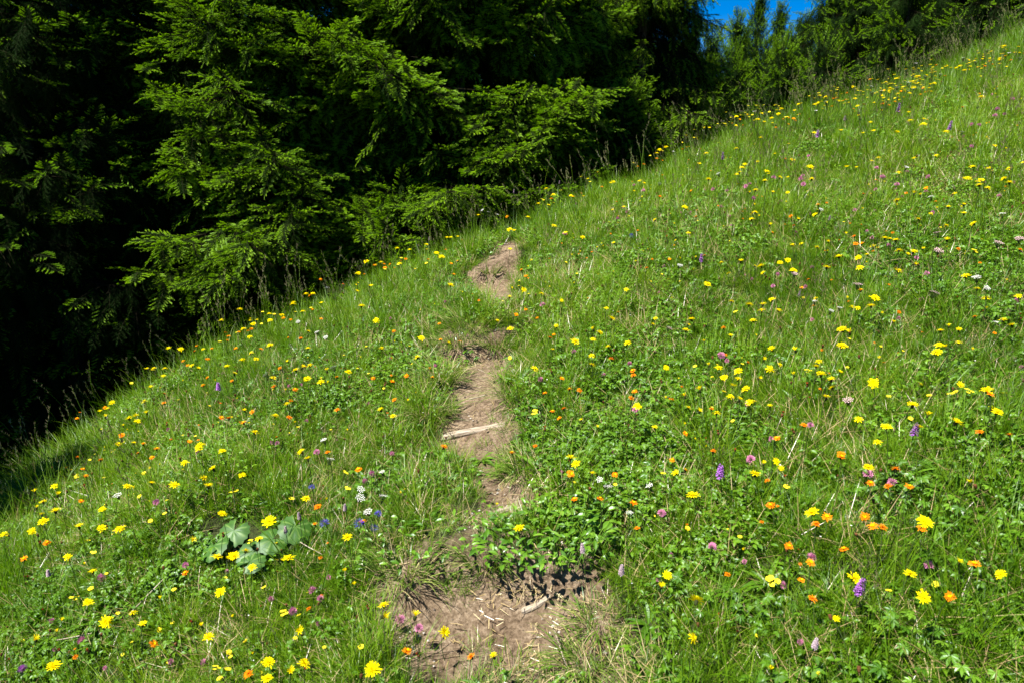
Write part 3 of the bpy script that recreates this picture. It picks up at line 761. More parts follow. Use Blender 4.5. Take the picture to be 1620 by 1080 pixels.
def palmate(mb, tip, az, nrm, l, lobes=7, m=0):
    for j in range(lobes):
        an = az + (j - (lobes - 1) / 2) * (5.0 / lobes); d = Vector((cos(an), sin(an), 0)); d = (d - nrm * d.dot(nrm)).normalized()
        mb.leafshape(tip, d, nrm, l * (1 - .12 * abs(j - (lobes - 1) / 2)), l * .30, m, .35, (.12, .35, .8, 1, .6, 0), .25)
def leafy(u, v, label, seed, n, kind, size, spread=.16, mat='herb_plant', name='leafy_plant', cat='leafy plant'):
    if kind == 'palm': n = int(n * 1.8); size *= .36
    x, y, z = here(u, v); random.seed(seed); root = empty(name, (x, y, z)); tag(root, label, cat)
    st = MB()
    for i in range(n):
        a = random.uniform(0, 2 * pi); q = spread * random.random() ** .5; h = random.uniform(.4, 1.0) * size * (1.5 if kind == 'palm' else 1.4)
        base = Vector((q * .9 * cos(a), q * .8 * sin(a), 0)); tip = Vector((q * 1.15 * cos(a), q * .8 * sin(a) + .01, h + (q * cos(a) * SB + q * sin(a) * SA) * .8))
        st.b = random.random(); st.tube([base, base.lerp(tip, .5) + Vector((0, 0, .01)), tip], .0009, 3)
        mb = MB(); mb.b = random.random(); nrm = Vector((random.gauss(0, .28), random.gauss(-.12, .28), 1)).normalized()
        if kind == 'palm': palmate(mb, Vector((0, 0, 0)), a, nrm, size * random.uniform(.5, .75))
        elif kind == 'oval':
            a2 = a + random.gauss(0, 1.3); d = Vector((cos(a2), sin(a2), random.uniform(-.1, .8))); mb.leafshape(Vector((0, 0, 0)), d, nrm, size * random.uniform(.4, .75), size * random.uniform(.2, .32), 0, .35, (.25, .7, 1, .95, .6, 0), .35)
        obj('leaf', mb.mesh('leaf', [mat]), root, tip)
    tag(obj('stalks', st.mesh('stalks', ['herb_plant']), root), kind='stuff')
leafy(858, 862, 'dense leafy plant with oval leaves overhanging the step above the nearest bare patch', 41, 230, 'oval', .046, .19)
leafy(905, 878, 'glossy leafy plant at the right end of the step above the nearest bare patch', 42, 90, 'oval', .045, .12)
leafy(650, 872, 'leafy plant on the step above the left bare patch', 43, 60, 'oval', .045, .16)
leafy(790, 870, 'small leafy plant in the middle of the step below the short log', 58, 40, 'oval', .045, .10)
leafy(245, 900, 'low dark leafy plant left of the large round leaves', 44, 46, 'palm', .06, .20)
leafy(300, 860, 'low dark cut leaved plant touching the large round leaves', 45, 36, 'palm', .06, .17)
leafy(1175, 950, 'clump of deeply cut palmate leaves in the lower middle right', 46, 26, 'palm', .10, .15)
leafy(1555, 790, 'clump of deeply cut palmate leaves near the right edge', 47, 28, 'palm', .10, .18)
leafy(1540, 1030, 'large clump of palmate leaves in the bottom right corner', 48, 30, 'palm', .11, .20)
leafy(1570, 470, 'dark palmate leaved clump near the right edge, halfway up', 49, 24, 'palm', .10, .20)
leafy(1575, 690, 'palmate leaved clump by the right edge above the other large clump', 50, 20, 'palm', .09, .16)
leafy(1300, 590, 'dark leafy clump under the yellow flowers in the middle right', 51, 26, 'palm', .08, .18)
leafy(1090, 750, 'bluish leafy clump right of the white umbels', 52, 22, 'palm', .08, .14)
leafy(760, 405, 'dark leafy plant hanging over the topmost bare patch', 53, 50, 'oval', .05, .16)
leafy(870, 400, 'leafy clump right of the topmost bare patch', 54, 26, 'palm', .08, .20)
leafy(500, 690, 'round leaved clump in the left of the meadow', 55, 20, 'palm', .07, .14)
leafy(148, 800, 'palmate leaved clump in the left foreground near the shaded corner', 56, 16, 'palm', .09, .12)
leafy(30, 885, 'feathery drooping plant in the shaded lower left corner', 57, 26, 'palm', .13, .18)
leafy(140, 1000, 'pale palmate clump at the bottom left', 59, 18, 'palm', .08, .12)
leafy(1480, 985, 'leafy clump in the bottom right between grass stalks', 60, 22, 'palm', .09, .15)

# the big round leaves: one plant, each leaf a part
def round_leaf(r, seed):
    random.seed(seed); mb = MB(); mb.b = random.random(); n = 26; rings = 4
    cen = mb.vert((0, 0, 0)); prev = None
    for k in range(1, rings + 1):
        f = k / rings; cur = []
        for j in range(n + 1):
            t = R(28) + (2 * pi - R(56)) * j / n          # a notch where the stalk joins
            rr = r * f * (1 + (.05 * (-1) ** j if k == rings else 0)) * (1 + .12 * cos(t - pi))
            mb.b = 1.0 if j % 4 == 0 and f < .95 else random.uniform(.0, .5)
            fold = .10 * abs(math.sin((t - pi) * 3.0)) * f * r * .6
            cur.append(mb.vert((rr * cos(t) * 1.0, rr * sin(t), -.22 * r * f * f + fold + random.uniform(-.002, .002))))
        for j in range(n):
            if prev is None: mb.face((cen, cur[j], cur[j + 1]))
            else: mb.face((prev[j], cur[j], cur[j + 1], prev[j + 1]))
        prev = cur
    return mb.mesh('round_leaf', ['butter'], True)
x, y, z = here(385, 868); root = empty('broad_leaf_plant', (x, y, z)); tag(root, 'plant with big round matt green leaves among yellow flowers in the left foreground', 'broad leaf plant')
st = MB()
for i, (u, v, r, nx_, ny_, az) in enumerate([(338, 862, .054, -.45, -.35, 2.6), (370, 838, .056, -.1, -.55, 1.4), (402, 872, .054, .1, -.4, .6), (432, 852, .052, .2, -.35, .3), (468, 832, .056, .35, -.45, .9), (395, 888, .046, 0, -.3, 4)]):
    p, _ = at([u], [v], .085); q = Vector(p[0]) - root.location
    up = Vector((nx_, ny_, 1)).to_track_quat('Z', 'Y'); e = (up @ Euler((0, 0, az)).to_quaternion()).to_euler()
    obj('leaf', round_leaf(r, 80 + i), root, q, e); st.tube([Vector((0, 0, 0)), q * .6 + Vector((0, 0, .01)), q], [.003, .0028, .0022], 5)
tag(obj('stalks', st.mesh('stalks', ['stem']), root), kind='stuff')

def logpiece(name, pa, pb, rad, label, cat, sink, seed, n=9, lift=0.0):
    random.seed(seed); A = Vector(here(*pa)); B = Vector(here(*pb)); A.z += rad - sink + lift; B.z += rad - sink + lift; mb = MB()
    L = (B - A).length; q = (B - A).to_track_quat('X', 'Z'); segs = 9; rings = []
    ph = [random.uniform(0, 6) for _ in range(4)]
    for i in range(segs + 1):
        t = i / segs; r = rad * (1 - .25 * t) * (.72 if i in (0, segs) else 1); cz = .25 * rad * math.sin(t * 5 + ph[0]); cy = .35 * rad * math.sin(t * 4 + ph[1])
        rings.append([mb.vert((L * t, cy + r * cos(a) * (1 + .12 * math.sin(3 * a + ph[2])), cz + r * math.sin(a) * (1 + .1 * math.sin(2 * a + ph[3] + t * 3)))) for a in [2 * pi * k / n for k in range(n)]])
    for a, b in zip(rings, rings[1:]):
        for k in range(n): mb.face((a[k], a[(k + 1) % n], b[(k + 1) % n], b[k]))
    mb.face(rings[0][::-1]); mb.face(rings[-1])
    o = obj(name, mb.mesh(name, ['log'], True), None, A, q.to_euler()); tag(o, label, cat)
logpiece('path_log', (700, 694), (800, 672), .020, 'long weathered grey log laid across the path as a step', 'log', .017, 1)
logpiece('path_log', (777, 817), (824, 803), .013, 'short pale log across the path below the small bare hollow', 'log', .008, 2)
logpiece('path_log', (826, 966), (872, 940), .012, 'half buried smooth wood in the nearest bare patch', 'log', .0165, 3)
logpiece('dry_twig', (742, 632), (768, 625), .0028, 'thin forked dry twig lying in the middle bare patch', 'twig', 0, 4, 5)
logpiece('dry_twig', (757, 584), (768, 590), .0025, 'short pale twig in the upper half of the middle bare patch', 'twig', 0, 5, 5)
logpiece('dry_twig', (728, 556), (745, 572), .002, 'thin curved pale straw across the top of the middle bare patch', 'twig', 0, 6, 5)
logpiece('dry_stalk', (876, 1010), (898, 1075), .0022, 'long pale dry stalk in the trampled grass at the bottom of the path', 'dry stalk', 0, 7, 5, .03)
logpiece('dry_stalk', (210, 1000), (272, 935), .0020, 'long pale dry stalk slanting up to a yellow bud in the left foreground', 'dry stalk', 0, 8, 5, .07)
logpiece('dry_stalk', (465, 870), (512, 898), .0022, 'pale dry stalk lying right of the large round leaves', 'dry stalk', 0, 9, 5, .05)
logpiece('dry_stalk', (95, 1032), (150, 1022), .0022, 'pale dry stalk lying in the bottom left corner', 'dry stalk', 0, 10, 5, .05)
logpiece('dry_stalk', (1430, 640), (1470, 705), .0022, 'long pale dry stalk lying in the right of the meadow', 'dry stalk', 0, 11, 5, .04)
def stone(u, v, r, label, seed):
    random.seed(seed); x, y, z = here(u, v); mb = MB(); rings = []
    for i in range(1, 5):
        ph = pi * i / 5; rings.append([mb.vert((r * math.sin(ph) * cos(a) * random.uniform(.85, 1.1), r * math.sin(ph) * math.sin(a) * random.uniform(.85, 1.1), r * .6 * cos(ph))) for a in [k * 2 * pi / 8 for k in range(8)]])
    for a, b in zip(rings, rings[1:]):
        for k in range(8): mb.face((a[k], b[k], b[(k + 1) % 8], a[(k + 1) % 8]))
    mb.face(rings[0]); mb.face(rings[-1][::-1])
    tag(obj('stone', mb.mesh('stone', ['stone']), None, (x, y, z + r * .2), (0, 0, seed)), label, 'stone')
stone(816, 588, .022, 'pale stone beside the middle bare patch', 1); stone(826, 598, .015, 'smaller pale stone just right of the larger one by the middle bare patch', 2)
stone(760, 747, .011, 'small white stone at the left rim of the small bare hollow', 3)

# ------------------------------------------------------------------ flowers
def head_ligules(name, mats, rad, seed, rings=((18, 1.0, .12), (14, .78, .5), (10, .5, .95), (6, .28, 1.3)), w=.19, ms=(0, 0, 0, 0)):
    random.seed(seed); mb = MB()
    for (n, f, el), mi in zip(rings, ms):
        for k in range(n):
            a = 2 * pi * (k + random.uniform(-.25, .25)) / n; e = el + random.uniform(-.16, .16); l = rad * f * random.choice((1, 1, 1, .8)) * random.uniform(.80, 1.12)
            d = Vector((cos(a) * cos(e), sin(a) * cos(e), sin(e))); up = Vector((-cos(a) * sin(e), -sin(a) * sin(e), cos(e)))
            mb.leafshape(d * rad * .06, d, up, l, rad * w * (1.0 - .25 * (el > .4)), mi, .15, (.5, .9, 1.0, .75), random.uniform(-.05, .18))
    return mb.mesh(name, mats)
def cup(name, r, h, mat='calyx'):
    mb = MB(); n = 7; rings = []
    for rr, zz in ((.25, -1), (.75, -.75), (1, -.35), (.9, 0), (.2, .05)): rings.append([mb.vert((r * rr * cos(2 * pi * k / n), r * rr * sin(2 * pi * k / n), h * zz)) for k in range(n)])
    for a, b in zip(rings, rings[1:]):
        for k in range(n): mb.face((a[k], a[(k + 1) % n], b[(k + 1) % n], b[k]))
    mb.face(rings[-1]); return mb.mesh(name, [mat], True)
def ball(name, mat, r, n, pet, seed, zs=1.0, wid=.35, base=None):
    """many small florets on a ball or spike"""
    random.seed(seed); mb = MB()
    for k in range(n):
        z = 1 - 1.7 * (k + .5) / n; a = k * 2.39996; q = math.sqrt(max(0, 1 - z * z)); d = Vector((cos(a) * q, sin(a) * q, z + .15)).normalized()
        c = Vector((d.x * r * .55, d.y * r * .55, z * r * .55 * zs)); up = d.orthogonal().normalized()
        mb.leafshape(c, d + Vector((0, 0, .25)), up, r * pet * random.uniform(.8, 1.15), r * wid, 0, .4, (.5, 1, .9, .4), .1)
    mats = [mat]
    if base: 
        mats.append(base); rr = [];
        for zz, q in ((-.8, .3), (-.5, .6), (0, .55), (.5, .35)): rr.append([mb.vert((r * q * cos(t), r * q * sin(t), zz * r * zs)) for t in (0, 1.05, 2.1, 3.14, 4.2, 5.25)])
        for a_, b_ in zip(rr, rr[1:]):
            for j in range(6): mb.face((a_[j], a_[(j + 1) % 6], b_[(j + 1) % 6], b_[j]), 1)
    return mb.mesh(name, mats)
def spike(name, mat, r, h, n, seed, pet=1.0):
    random.seed(seed); mb = MB()
    for k in range(n):
        t = k / n; a = k * 2.39996; rr = r * (1 - .55 * t ** 1.5) ; c = Vector((cos(a) * rr * .25, sin(a) * rr * .25, h * t))
        for j in range(3):
            d = Vector((cos(a + (j - 1) * .7), sin(a + (j - 1) * .7), random.uniform(-.4, .5))); mb.leafshape(c, d, Vector((0, 0, 1)), rr * .85 * pet, rr * .45, 0, .2, (.5, 1, .6), .15)
    mb.tube([Vector((0, 0, 0)), Vector((0, 0, h))], [r * .3, r * .12], 5, 1)
    return mb.mesh(name, [mat, 'stem'])
def umbel(name, mat, r, n, seed):
    random.seed(seed); mb = MB()
    for k in range(n):
        q = r * math.sqrt((k + .5) / n); a = k * 2.39996; c = Vector((q * cos(a), q * sin(a), .012 - q * q * 6 + random.uniform(-.0015, .0015)))
        mb.tube([Vector((0, 0, -.018)), c], [.0007, .0005], 3, 1)
        for j in range(5):
            t = a + j * 1.2566; mb.leafshape(c, Vector((cos(t), sin(t), .1)), Vector((0, 0, 1)), random.uniform(.0018, .0027), .0021, 0, 0, (.5, 1, .6), .1)
    return mb.mesh(name, [mat, 'stem'])
def small5(name, mat, seed, count=3, r=.008):
    random.seed(seed); mb = MB()
    for c in range(count):
        o = Vector((random.uniform(-.012, .012), random.uniform(-.012, .012), random.uniform(-.008, .006))) if count > 1 else Vector((0, 0, 0))
        mb.tube([Vector((0, 0, -.03)), o], .0006, 3, 1); a0 = random.uniform(0, 6)
        for j in range(5):
            t = a0 + j * 1.2566; mb.leafshape(o, Vector((cos(t), sin(t), .45)), Vector((-cos(t) * .4, -sin(t) * .4, 1)), r, r * .95, 0, .25, (.35, .95, 1, .7), .1)
    return mb.mesh(name, [mat, 'stem'])

HEADS = {
    'Y': [head_ligules('hawkbit_head', ['yellow'], .0205, s) for s in (1, 2, 3)] + [head_ligules('hawkbit_head', ['yellow'], .0170, 4, ((16, 1, .5), (12, .75, .85), (8, .5, 1.2)), ms=(0, 0, 0)),
          head_ligules('hawkbit_head', ['yellow'], .0165, 41, ((12, 1, .95), (9, .8, 1.2)), ms=(0, 0)), head_ligules('hawkbit_head', ['yellow'], .0195, 42, ((13, 1, -.15), (11, .8, .25), (9, .5, .8)), ms=(0, 0, 0))],
    'O': [head_ligules('hawkweed_head', ['orange', 'yellow'], .0140, s, ms=(0, 0, 1, 1) if s % 2 else (0, 0, 0, 0)) for s in (5, 6, 7)],
    'R': [head_ligules('hawkweed_bud', ['deep', 'brown'], .0105, s, ((12, 1, 1.0), (9, .8, 1.3)), ms=(1, 0)) for s in (8, 9)],
    'P': [ball('clover_head', 'pink', .0115, 70, .75, s, 1.0, .26) for s in (10, 11)],
    'T': [ball('thistle_head', 'thistle', .014, 90, .9, 12, .8, .16)],
    'V': [spike('orchid_spike', 'violet', .014, .055, 34, 13), spike('orchid_spike', 'violet', .0135, .045, 30, 14)],
    'K': [spike('plantain_spike', 'mauve', .008, .032, 50, 15, 1.1)],
    'B': [ball('rampion_head', 'blue', .012, 40, 1.0, 16, .9, .16)],
    'W': [umbel('umbel_head', 'white', .018, 24, 17), umbel('umbel_head', 'white', .014, 17, 18)],
    'Q': [umbel('umbel_head', 'blush', .019, 26, 19)],
    'y': [small5('trefoil_head', 'butteryellow', 20, 4), small5('trefoil_head', 'butteryellow', 21, 2, .009), small5('trefoil_head', 'butteryellow', 22, 1, .011)],
}
CUPS = {'Y': cup('bud_cup', .0052, .013), 'O': cup('bud_cup', .0046, .011), 'R': cup('bud_cup', .0046, .011, 'brown'), 'P': cup('bud_cup', .004, .005), 'T': cup('bud_cup', .007, .012)}
def stem_mesh(seed):
    random.seed(seed); mb = MB(); a = random.uniform(0, 6.28); s = random.uniform(.02, .09)
    pts = [Vector((s * cos(a) * (t * t - t) * .9, s * sin(a) * (t * t - t) * .9, t)) for t in (0, .2, .4, .6, .8, 1)]
    mb.tube(pts, [.0011, .0010, .0009, .0009, .0010, .0011], 4); return mb.mesh('stem', ['stem'], True)
STEMS = [stem_mesh(s) for s in range(8)]
SEEN = {
    'Y': ('240,763 276,767 337,741 323,755 330,768 383,751 292,731 189,837 125,832 161,835 88,807 55,777 86,768 91,782 68,793 58,802 '
        '66,813 68,824 51,839 6,844 162,804 201,769 305,853 351,812 426,824 410,852 389,870 369,879 362,884 343,880 399,897 456,883 '
        '348,936 107,880 147,903 139,952 210,968 169,983 226,987 57,1011 85,1053 330,1007 474,997 425,1047 481,1049 460,1062 422,1073 484,788 '
        '487,725 903,723 911,732 937,749 1070,748 821,835 550,849 607,957 607,974 657,974 703,999 1056,909 1046,927 781,1037 589,1058 1096,783 '
        '1195,749 1208,733 1228,729 1236,741 1285,810 1374,739 1535,763 1462,825 1517,889 1352,914 1439,907 1461,944 1322,979 1097,1008 1102,949 1583,908 '
        '232,570 283,560 286,567 149,632 188,654 232,653 218,665 204,661 195,673 175,660 167,659 215,657 238,614 228,634 261,602 263,610 '
        '257,607 304,578 314,582 330,539 359,579 383,569 371,591 392,537 398,558 405,568 397,499 404,496 418,493 431,495 465,498 403,485 '
        '382,514 363,520 404,507 433,597 478,581 468,585 490,577 486,599 517,586 508,603 487,551 488,524 427,546 387,649 403,683 454,639 '
        '435,657 316,703 315,709 212,700 187,703 351,713 476,714 455,572 497,477 515,489 493,490 548,466 572,484 713,451 667,535 604,550 '
        '709,542 551,588 602,648 622,657 660,564 590,422 595,507 619,394 648,394 671,391 701,389 710,387 727,381 823,363 819,372 807,402 '
        '806,470 807,520 787,507 829,459 888,476 959,488 968,504 880,516 874,553 846,582 938,537 938,521 937,576 962,548 936,562 1033,513 '
        '1037,504 1054,581 919,664 1036,676 1008,642 991,458 949,526 910,540 1069,381 992,542 857,464 922,376 945,392 905,382 971,385 556,455 '
        '585,453 584,446 567,441 567,425 687,427 758,364 1254,387 1311,382 1293,391 1309,398 1327,406 1246,412 1234,416 1194,421 1204,421 1207,432 '
        '1141,415 1172,413 1408,378 1417,380 1400,377 1382,391 1390,393 1422,396 1436,402 1445,399 1460,394 1372,403 1360,423 1358,408 1421,428 1446,418 '
        '1528,437 1498,380 1546,457 1560,471 1587,506 1601,514 1501,516 1488,523 1517,522 1516,541 1486,545 1497,549 1482,557 1413,509 1384,472 1378,484 '
        '1356,487 1348,485 1290,472 1270,473 1232,491 1221,474 1207,482 1205,491 1185,482 1157,477 1191,507 1332,521 1344,526 1332,547 1258,554 1221,552 '
        '1156,531 1094,505 1089,514 1085,522 1114,540 1209,569 1218,583 1201,598 1234,577 1256,592 1295,571 1291,579 1299,591 1329,588 1315,600 1316,613 '
        '1307,628 1168,587 1159,610 1180,615 1156,626 1186,636 1170,631 1145,597 1137,582 1122,577 1107,616 1083,626 1089,644 1107,650 1134,652 1218,642 '
        '1168,599 1381,605 1358,662 1402,675 1388,698 1444,640 1468,656 1453,675 1519,609 1513,667 1561,616 1568,647 1577,651 1089,369 1308,423 1255,428 '
        '1268,387 1119,450 1611,469 1168,228 1207,220 1232,211 1249,205 1282,200 1333,204 1378,184 1368,214 1388,216 1398,212 1435,169 1434,180 1461,162 '
        '1454,186 1467,190 1548,161 1572,213 1493,221 1493,228 1610,228 1375,251 1390,249 1366,257 1343,263 1261,262 1243,237 1195,240 1197,258 1166,258 '
        '1181,247 1170,273 1124,244 1107,253 1216,276 1234,281 1210,286 1162,287 1121,284 1284,283 1195,301 1177,304 1186,305 1223,304 1246,305 1267,307 '
        '1289,340 1263,347 1189,347 1195,336 1218,356 1083,328 1420,280 1446,306 1456,309 1419,317 1510,306 1539,307 1528,267 1538,266 1580,265 1570,272 '
        '1588,283 1597,289 1563,297 1549,293 1551,286 1500,328 1525,324 1473,338 1453,347 1525,338 1497,357 1540,354 1533,248 1597,267 1452,254 1013,266 '
        '1021,270 959,295 959,303 977,315 906,332 874,309 860,357 857,343 916,286 853,322 1002,303 1036,348 991,324 935,300 1067,201 '),
    'y': ('221,785 232,748 236,827 261,812 397,857 437,885 166,907 148,874 139,855 143,935 117,946 274,931 255,996 393,1011 367,1032 342,1057 '
        '360,1059 450,970 473,973 418,929 461,789 370,779 942,860 571,1023 1045,750 546,748 550,773 1244,770 1222,919 1403,936 1091,838 1480,924 '
        '142,727 122,753 282,633 377,629 208,606 242,585 897,416 841,412 810,567 847,653 1164,494 1278,587 1143,620 1097,580 1197,636 1532,619 '
        '1508,623 1475,626 1459,610 1440,662 1406,627 1423,616 1153,433 1541,398 1588,622 430,1068 350,1070 413,1066 '),
    'O': ('243,1018 293,906 503,801 498,828 393,1065 74,858 38,883 131,741 136,752 128,792 159,727 240,723 903,749 973,750 949,788 909,789 '
        '1002,795 1008,835 574,824 567,742 745,1038 644,1029 1063,727 1219,799 1308,817 1291,828 1248,863 1335,868 1368,816 1381,832 1396,833 1417,741 '
        '1377,764 1405,768 1438,769 1282,889 1268,917 1285,946 1542,892 1503,943 1458,835 1331,722 1084,743 227,701 218,716 300,698 248,709 328,597 '
        '367,602 321,609 413,552 373,551 360,538 378,525 357,526 308,555 311,547 476,535 456,534 398,520 443,582 433,611 467,616 399,651 '
        '385,668 362,661 460,633 533,648 533,596 166,644 126,652 122,661 260,622 259,637 490,468 507,442 518,715 350,660 193,688 457,660 '
        '695,512 697,537 728,540 623,524 643,594 684,596 621,603 590,598 624,632 703,706 870,534 876,529 817,498 825,427 832,437 832,490 '
        '850,503 978,494 862,621 901,615 917,617 889,598 874,650 885,661 892,646 1004,619 998,629 1001,586 1002,593 1059,410 1009,365 1023,424 '
        '847,705 810,715 634,413 642,410 608,418 617,418 718,434 724,413 543,450 967,567 1222,368 1351,374 1114,404 1363,385 1354,386 1279,442 '
        '1268,455 1183,573 1126,646 1084,685 1145,518 1272,672 1229,693 1128,713 1331,718 1550,683 1597,687 1542,501 1362,459 1567,623 1614,395 1242,252 '
        '1366,307 1465,298 1386,285 1294,324 1251,342 1101,343 1256,357 1093,302 1523,170 802,343 920,306 1044,311 '),
    'R': ('63,857 133,767 93,1027 139,1028 303,982 582,960 661,1035 337,673 298,687 345,635 264,670 609,607 872,586 1046,602 1014,422 862,677 '
        '1277,608 1238,654 1136,683 1255,681 1163,711 353,845 280,850 '),
    'P': ('247,794 429,947 494,933 507,946 463,966 160,913 129,1013 293,893 577,760 588,749 1047,811 633,979 663,993 1127,864 1373,749 1411,762 '
        '1283,881 1470,893 1188,726 501,715 620,717 908,556 955,593 996,575 855,600 893,370 1005,648 858,482 1285,423 1223,453 1274,454 1230,434 '
        '1450,408 1466,433 1141,562 1282,672 1608,476 1602,157 1578,173 1574,183 1589,181 1537,197 1549,198 1270,278 1267,283 1271,292 1180,295 1186,291 '
        '1114,301 1128,300 1150,302 1192,314 1224,281 1387,266 1396,280 1385,300 1419,292 1537,232 1468,280 1235,318 1279,247 1003,293 1018,302 977,346 '
        '1581,310 '),
    'T': ('36,1057 '),
    'V': ('1139,754 1358,937 346,616 1109,414 1445,688 1421,177 1502,205 1293,217 1143,252 '),
    'K': ('474,820 452,842 77,910 546,806 922,872 983,907 1289,1023 1264,468 1336,191 1312,348 813,305 885,291 679,380 '),
    'W': ('187,785 522,729 570,775 569,789 605,748 583,811 962,773 1029,771 996,813 605,788 948,759 421,594 502,527 516,535 528,583 513,698 '
        '472,510 517,457 1075,422 1545,442 1288,479 1328,489 1314,494 1423,363 1575,512 1560,457 1522,152 1547,170 1420,156 1522,211 1137,277 1433,267 '
        '1398,304 1298,333 1473,313 1586,341 764,334 772,337 749,344 787,341 1065,241 1043,292 '),
    'Q': ('1058,521 1357,453 1257,435 1483,371 1484,399 1478,466 1579,387 1612,380 1342,635 '),
    'B': ('493,770 513,827 592,834 598,812 568,827 999,373 '),
}

KIND = {  # name, category, adjective phrase, plural, stem range
    'Y': ('yellow_hawkbit', 'yellow flower', 'yellow many-rayed flower', (.10, .24)),
    'y': ('yellow_trefoil', 'small yellow flower', 'small yellow trefoil', (.04, .12)),
    'O': ('orange_hawkweed', 'orange flower', 'orange hawkweed', (.10, .22)),
    'R': ('hawkweed_bud', 'flower bud', 'dark reddish bud', (.12, .22)),
    'P': ('pink_clover', 'clover flower', 'pink clover head', (.06, .15)),
    'T': ('purple_thistle', 'thistle', 'purple thistle head', (.15, .2)),
    'V': ('purple_orchid', 'orchid', 'purple orchid spike', (.10, .18)),
    'K': ('plantain_flower', 'plantain flower', 'pale mauve plantain spike', (.15, .24)),
    'B': ('blue_rampion', 'rampion flower', 'blue violet rampion head', (.12, .2)),
    'W': ('white_umbel', 'white flower', 'white flower umbel', (.10, .22)),
    'Q': ('pink_umbel', 'pink flower', 'pale pink flower umbel', (.10, .22)),
}
ZONES = [  # (test on the photograph's pixels, phrase)
    (lambda u, v: v > 690 and u < 100, 'in the shaded lower left corner'),
    (lambda u, v: v > 960 and u < 300, 'at the bottom left'),
    (lambda u, v: v > 960 and u < 560, 'left of the left bare patch'),
    (lambda u, v: v > 860 and u < 260, 'left of the dark leafy plant'),
    (lambda u, v: v > 800 and u < 540, 'around the big round leaves'),
    (lambda u, v: v > 715 and u < 200, 'above the shaded corner'),
    (lambda u, v: v > 715 and u < 540, 'just uphill of the round leaves'),
    (lambda u, v: v > 900 and u < 800, 'round the left bare patch'),
    (lambda u, v: v > 700 and u < 690, 'left of the lower path'),
    (lambda u, v: v > 880 and u < 1180, 'right of the nearest bare patch'),
    (lambda u, v: v > 700 and u < 1180, 'right of the lower path'),
    (lambda u, v: v > 850 and u < 1400, 'in the lower middle right'),
    (lambda u, v: v > 850, 'in the bottom right corner'),
    (lambda u, v: v > 700 and u < 1350, 'above the lower middle right'),
    (lambda u, v: v > 700, 'right, above the bottom corner'),
    (lambda u, v: v > 590 and u < 280, 'by the left crest foot'),
    (lambda u, v: v > 590 and u < 470, 'right of the left orchid'),
    (lambda u, v: v > 565 and u < 700, 'left of the middle bare patch'),
    (lambda u, v: v > 495 and u < 470, 'on the left crest'),
    (lambda u, v: v > 495 and u < 760, 'left of the big path tussock'),
    (lambda u, v: v <= 495 and u < 620 and v > 400, 'on the crest below the spruces'),
    (lambda u, v: u < 790 and v > 370, 'left of the topmost bare patch'),
    (lambda u, v: v > 600 and u < 960, 'just right of the long log'),
    (lambda u, v: v > 600 and u < 1100, 'a metre right of the log'),
    (lambda u, v: v > 600 and u < 1200, 'low in the yellow cluster'),
    (lambda u, v: v > 600 and u < 1400, 'right of the yellow cluster'),
    (lambda u, v: v > 600, 'at the right, halfway down'),
    (lambda u, v: v > 500 and u < 980, 'right of the middle bare patch'),
    (lambda u, v: v > 500 and u < 1150, 'left of the yellow cluster'),
    (lambda u, v: v > 500 and u < 1350, 'high in the yellow cluster'),
    (lambda u, v: v > 500, 'at the right edge, halfway up'),
    (lambda u, v: v > 365 and u < 930, 'right of the topmost bare patch'),
    (lambda u, v: v > 365 and u < 1180, 'around the slender middle orchid'),
    (lambda u, v: v > 430 and u < 1330, 'above the yellow cluster'),
    (lambda u, v: v > 430, 'below the right flower band'),
    (lambda u, v: v > 365 and u < 1280, 'right of the middle orchid'),
    (lambda u, v: v > 365 and u < 1400, 'left in the right flower band'),
    (lambda u, v: v > 365, 'right in the flower band'),
    (lambda u, v: u < 880, 'where the path meets the spruces'),
    (lambda u, v: u < 1060, 'below the low young spruce'),
    (lambda u, v: v > 275 and u < 1220, 'in the upper clover patch'),
    (lambda u, v: v > 275 and u < 1400, 'right of the upper clover patch'),
    (lambda u, v: v > 275, 'on the upper right slope'),
    (lambda u, v: v > 215 and u < 1220, 'on the crest below the sky'),
    (lambda u, v: v > 215 and u < 1400, 'below the crest flower drift'),
    (lambda u, v: v > 215, 'under the upper right crest'),
    (lambda u, v: u < 1350, 'on the crest near the sky'),
    (lambda u, v: True, 'at the upper right crest'),
]
ORD = 'leftmost second third fourth fifth sixth seventh eighth ninth tenth eleventh twelfth thirteenth fourteenth fifteenth sixteenth seventeenth eighteenth nineteenth twentieth'.split()
def flower(kind, base, h, ident, look, seed):
    nm, cat, adj, _ = KIND[kind]; rs = random.Random(seed)
    root = empty(nm, base, rs.uniform(0, 6.28)); tag(root, ident, cat, look)
    st = obj('stem', STEMS[rs.randrange(8)], root); st.scale = (1, 1, h)
    hd = obj('head', rs.choice(HEADS[kind]), root, (0, 0, h)); s = rs.uniform(.58, .95) if kind in 'YOW' and base[0] > -.2 else rs.uniform(.68, 1.05); hd.scale = (s, s, s)
    hd.rotation_euler = (rs.gauss(0, .30), rs.gauss(0, .30), rs.uniform(0, 6.28)) if kind not in 'VK' else (rs.gauss(0, .08), rs.gauss(0, .08), rs.uniform(0, 6.28))
    if kind in CUPS: obj('bud_cup', CUPS[kind], hd)
    return root
allf = []
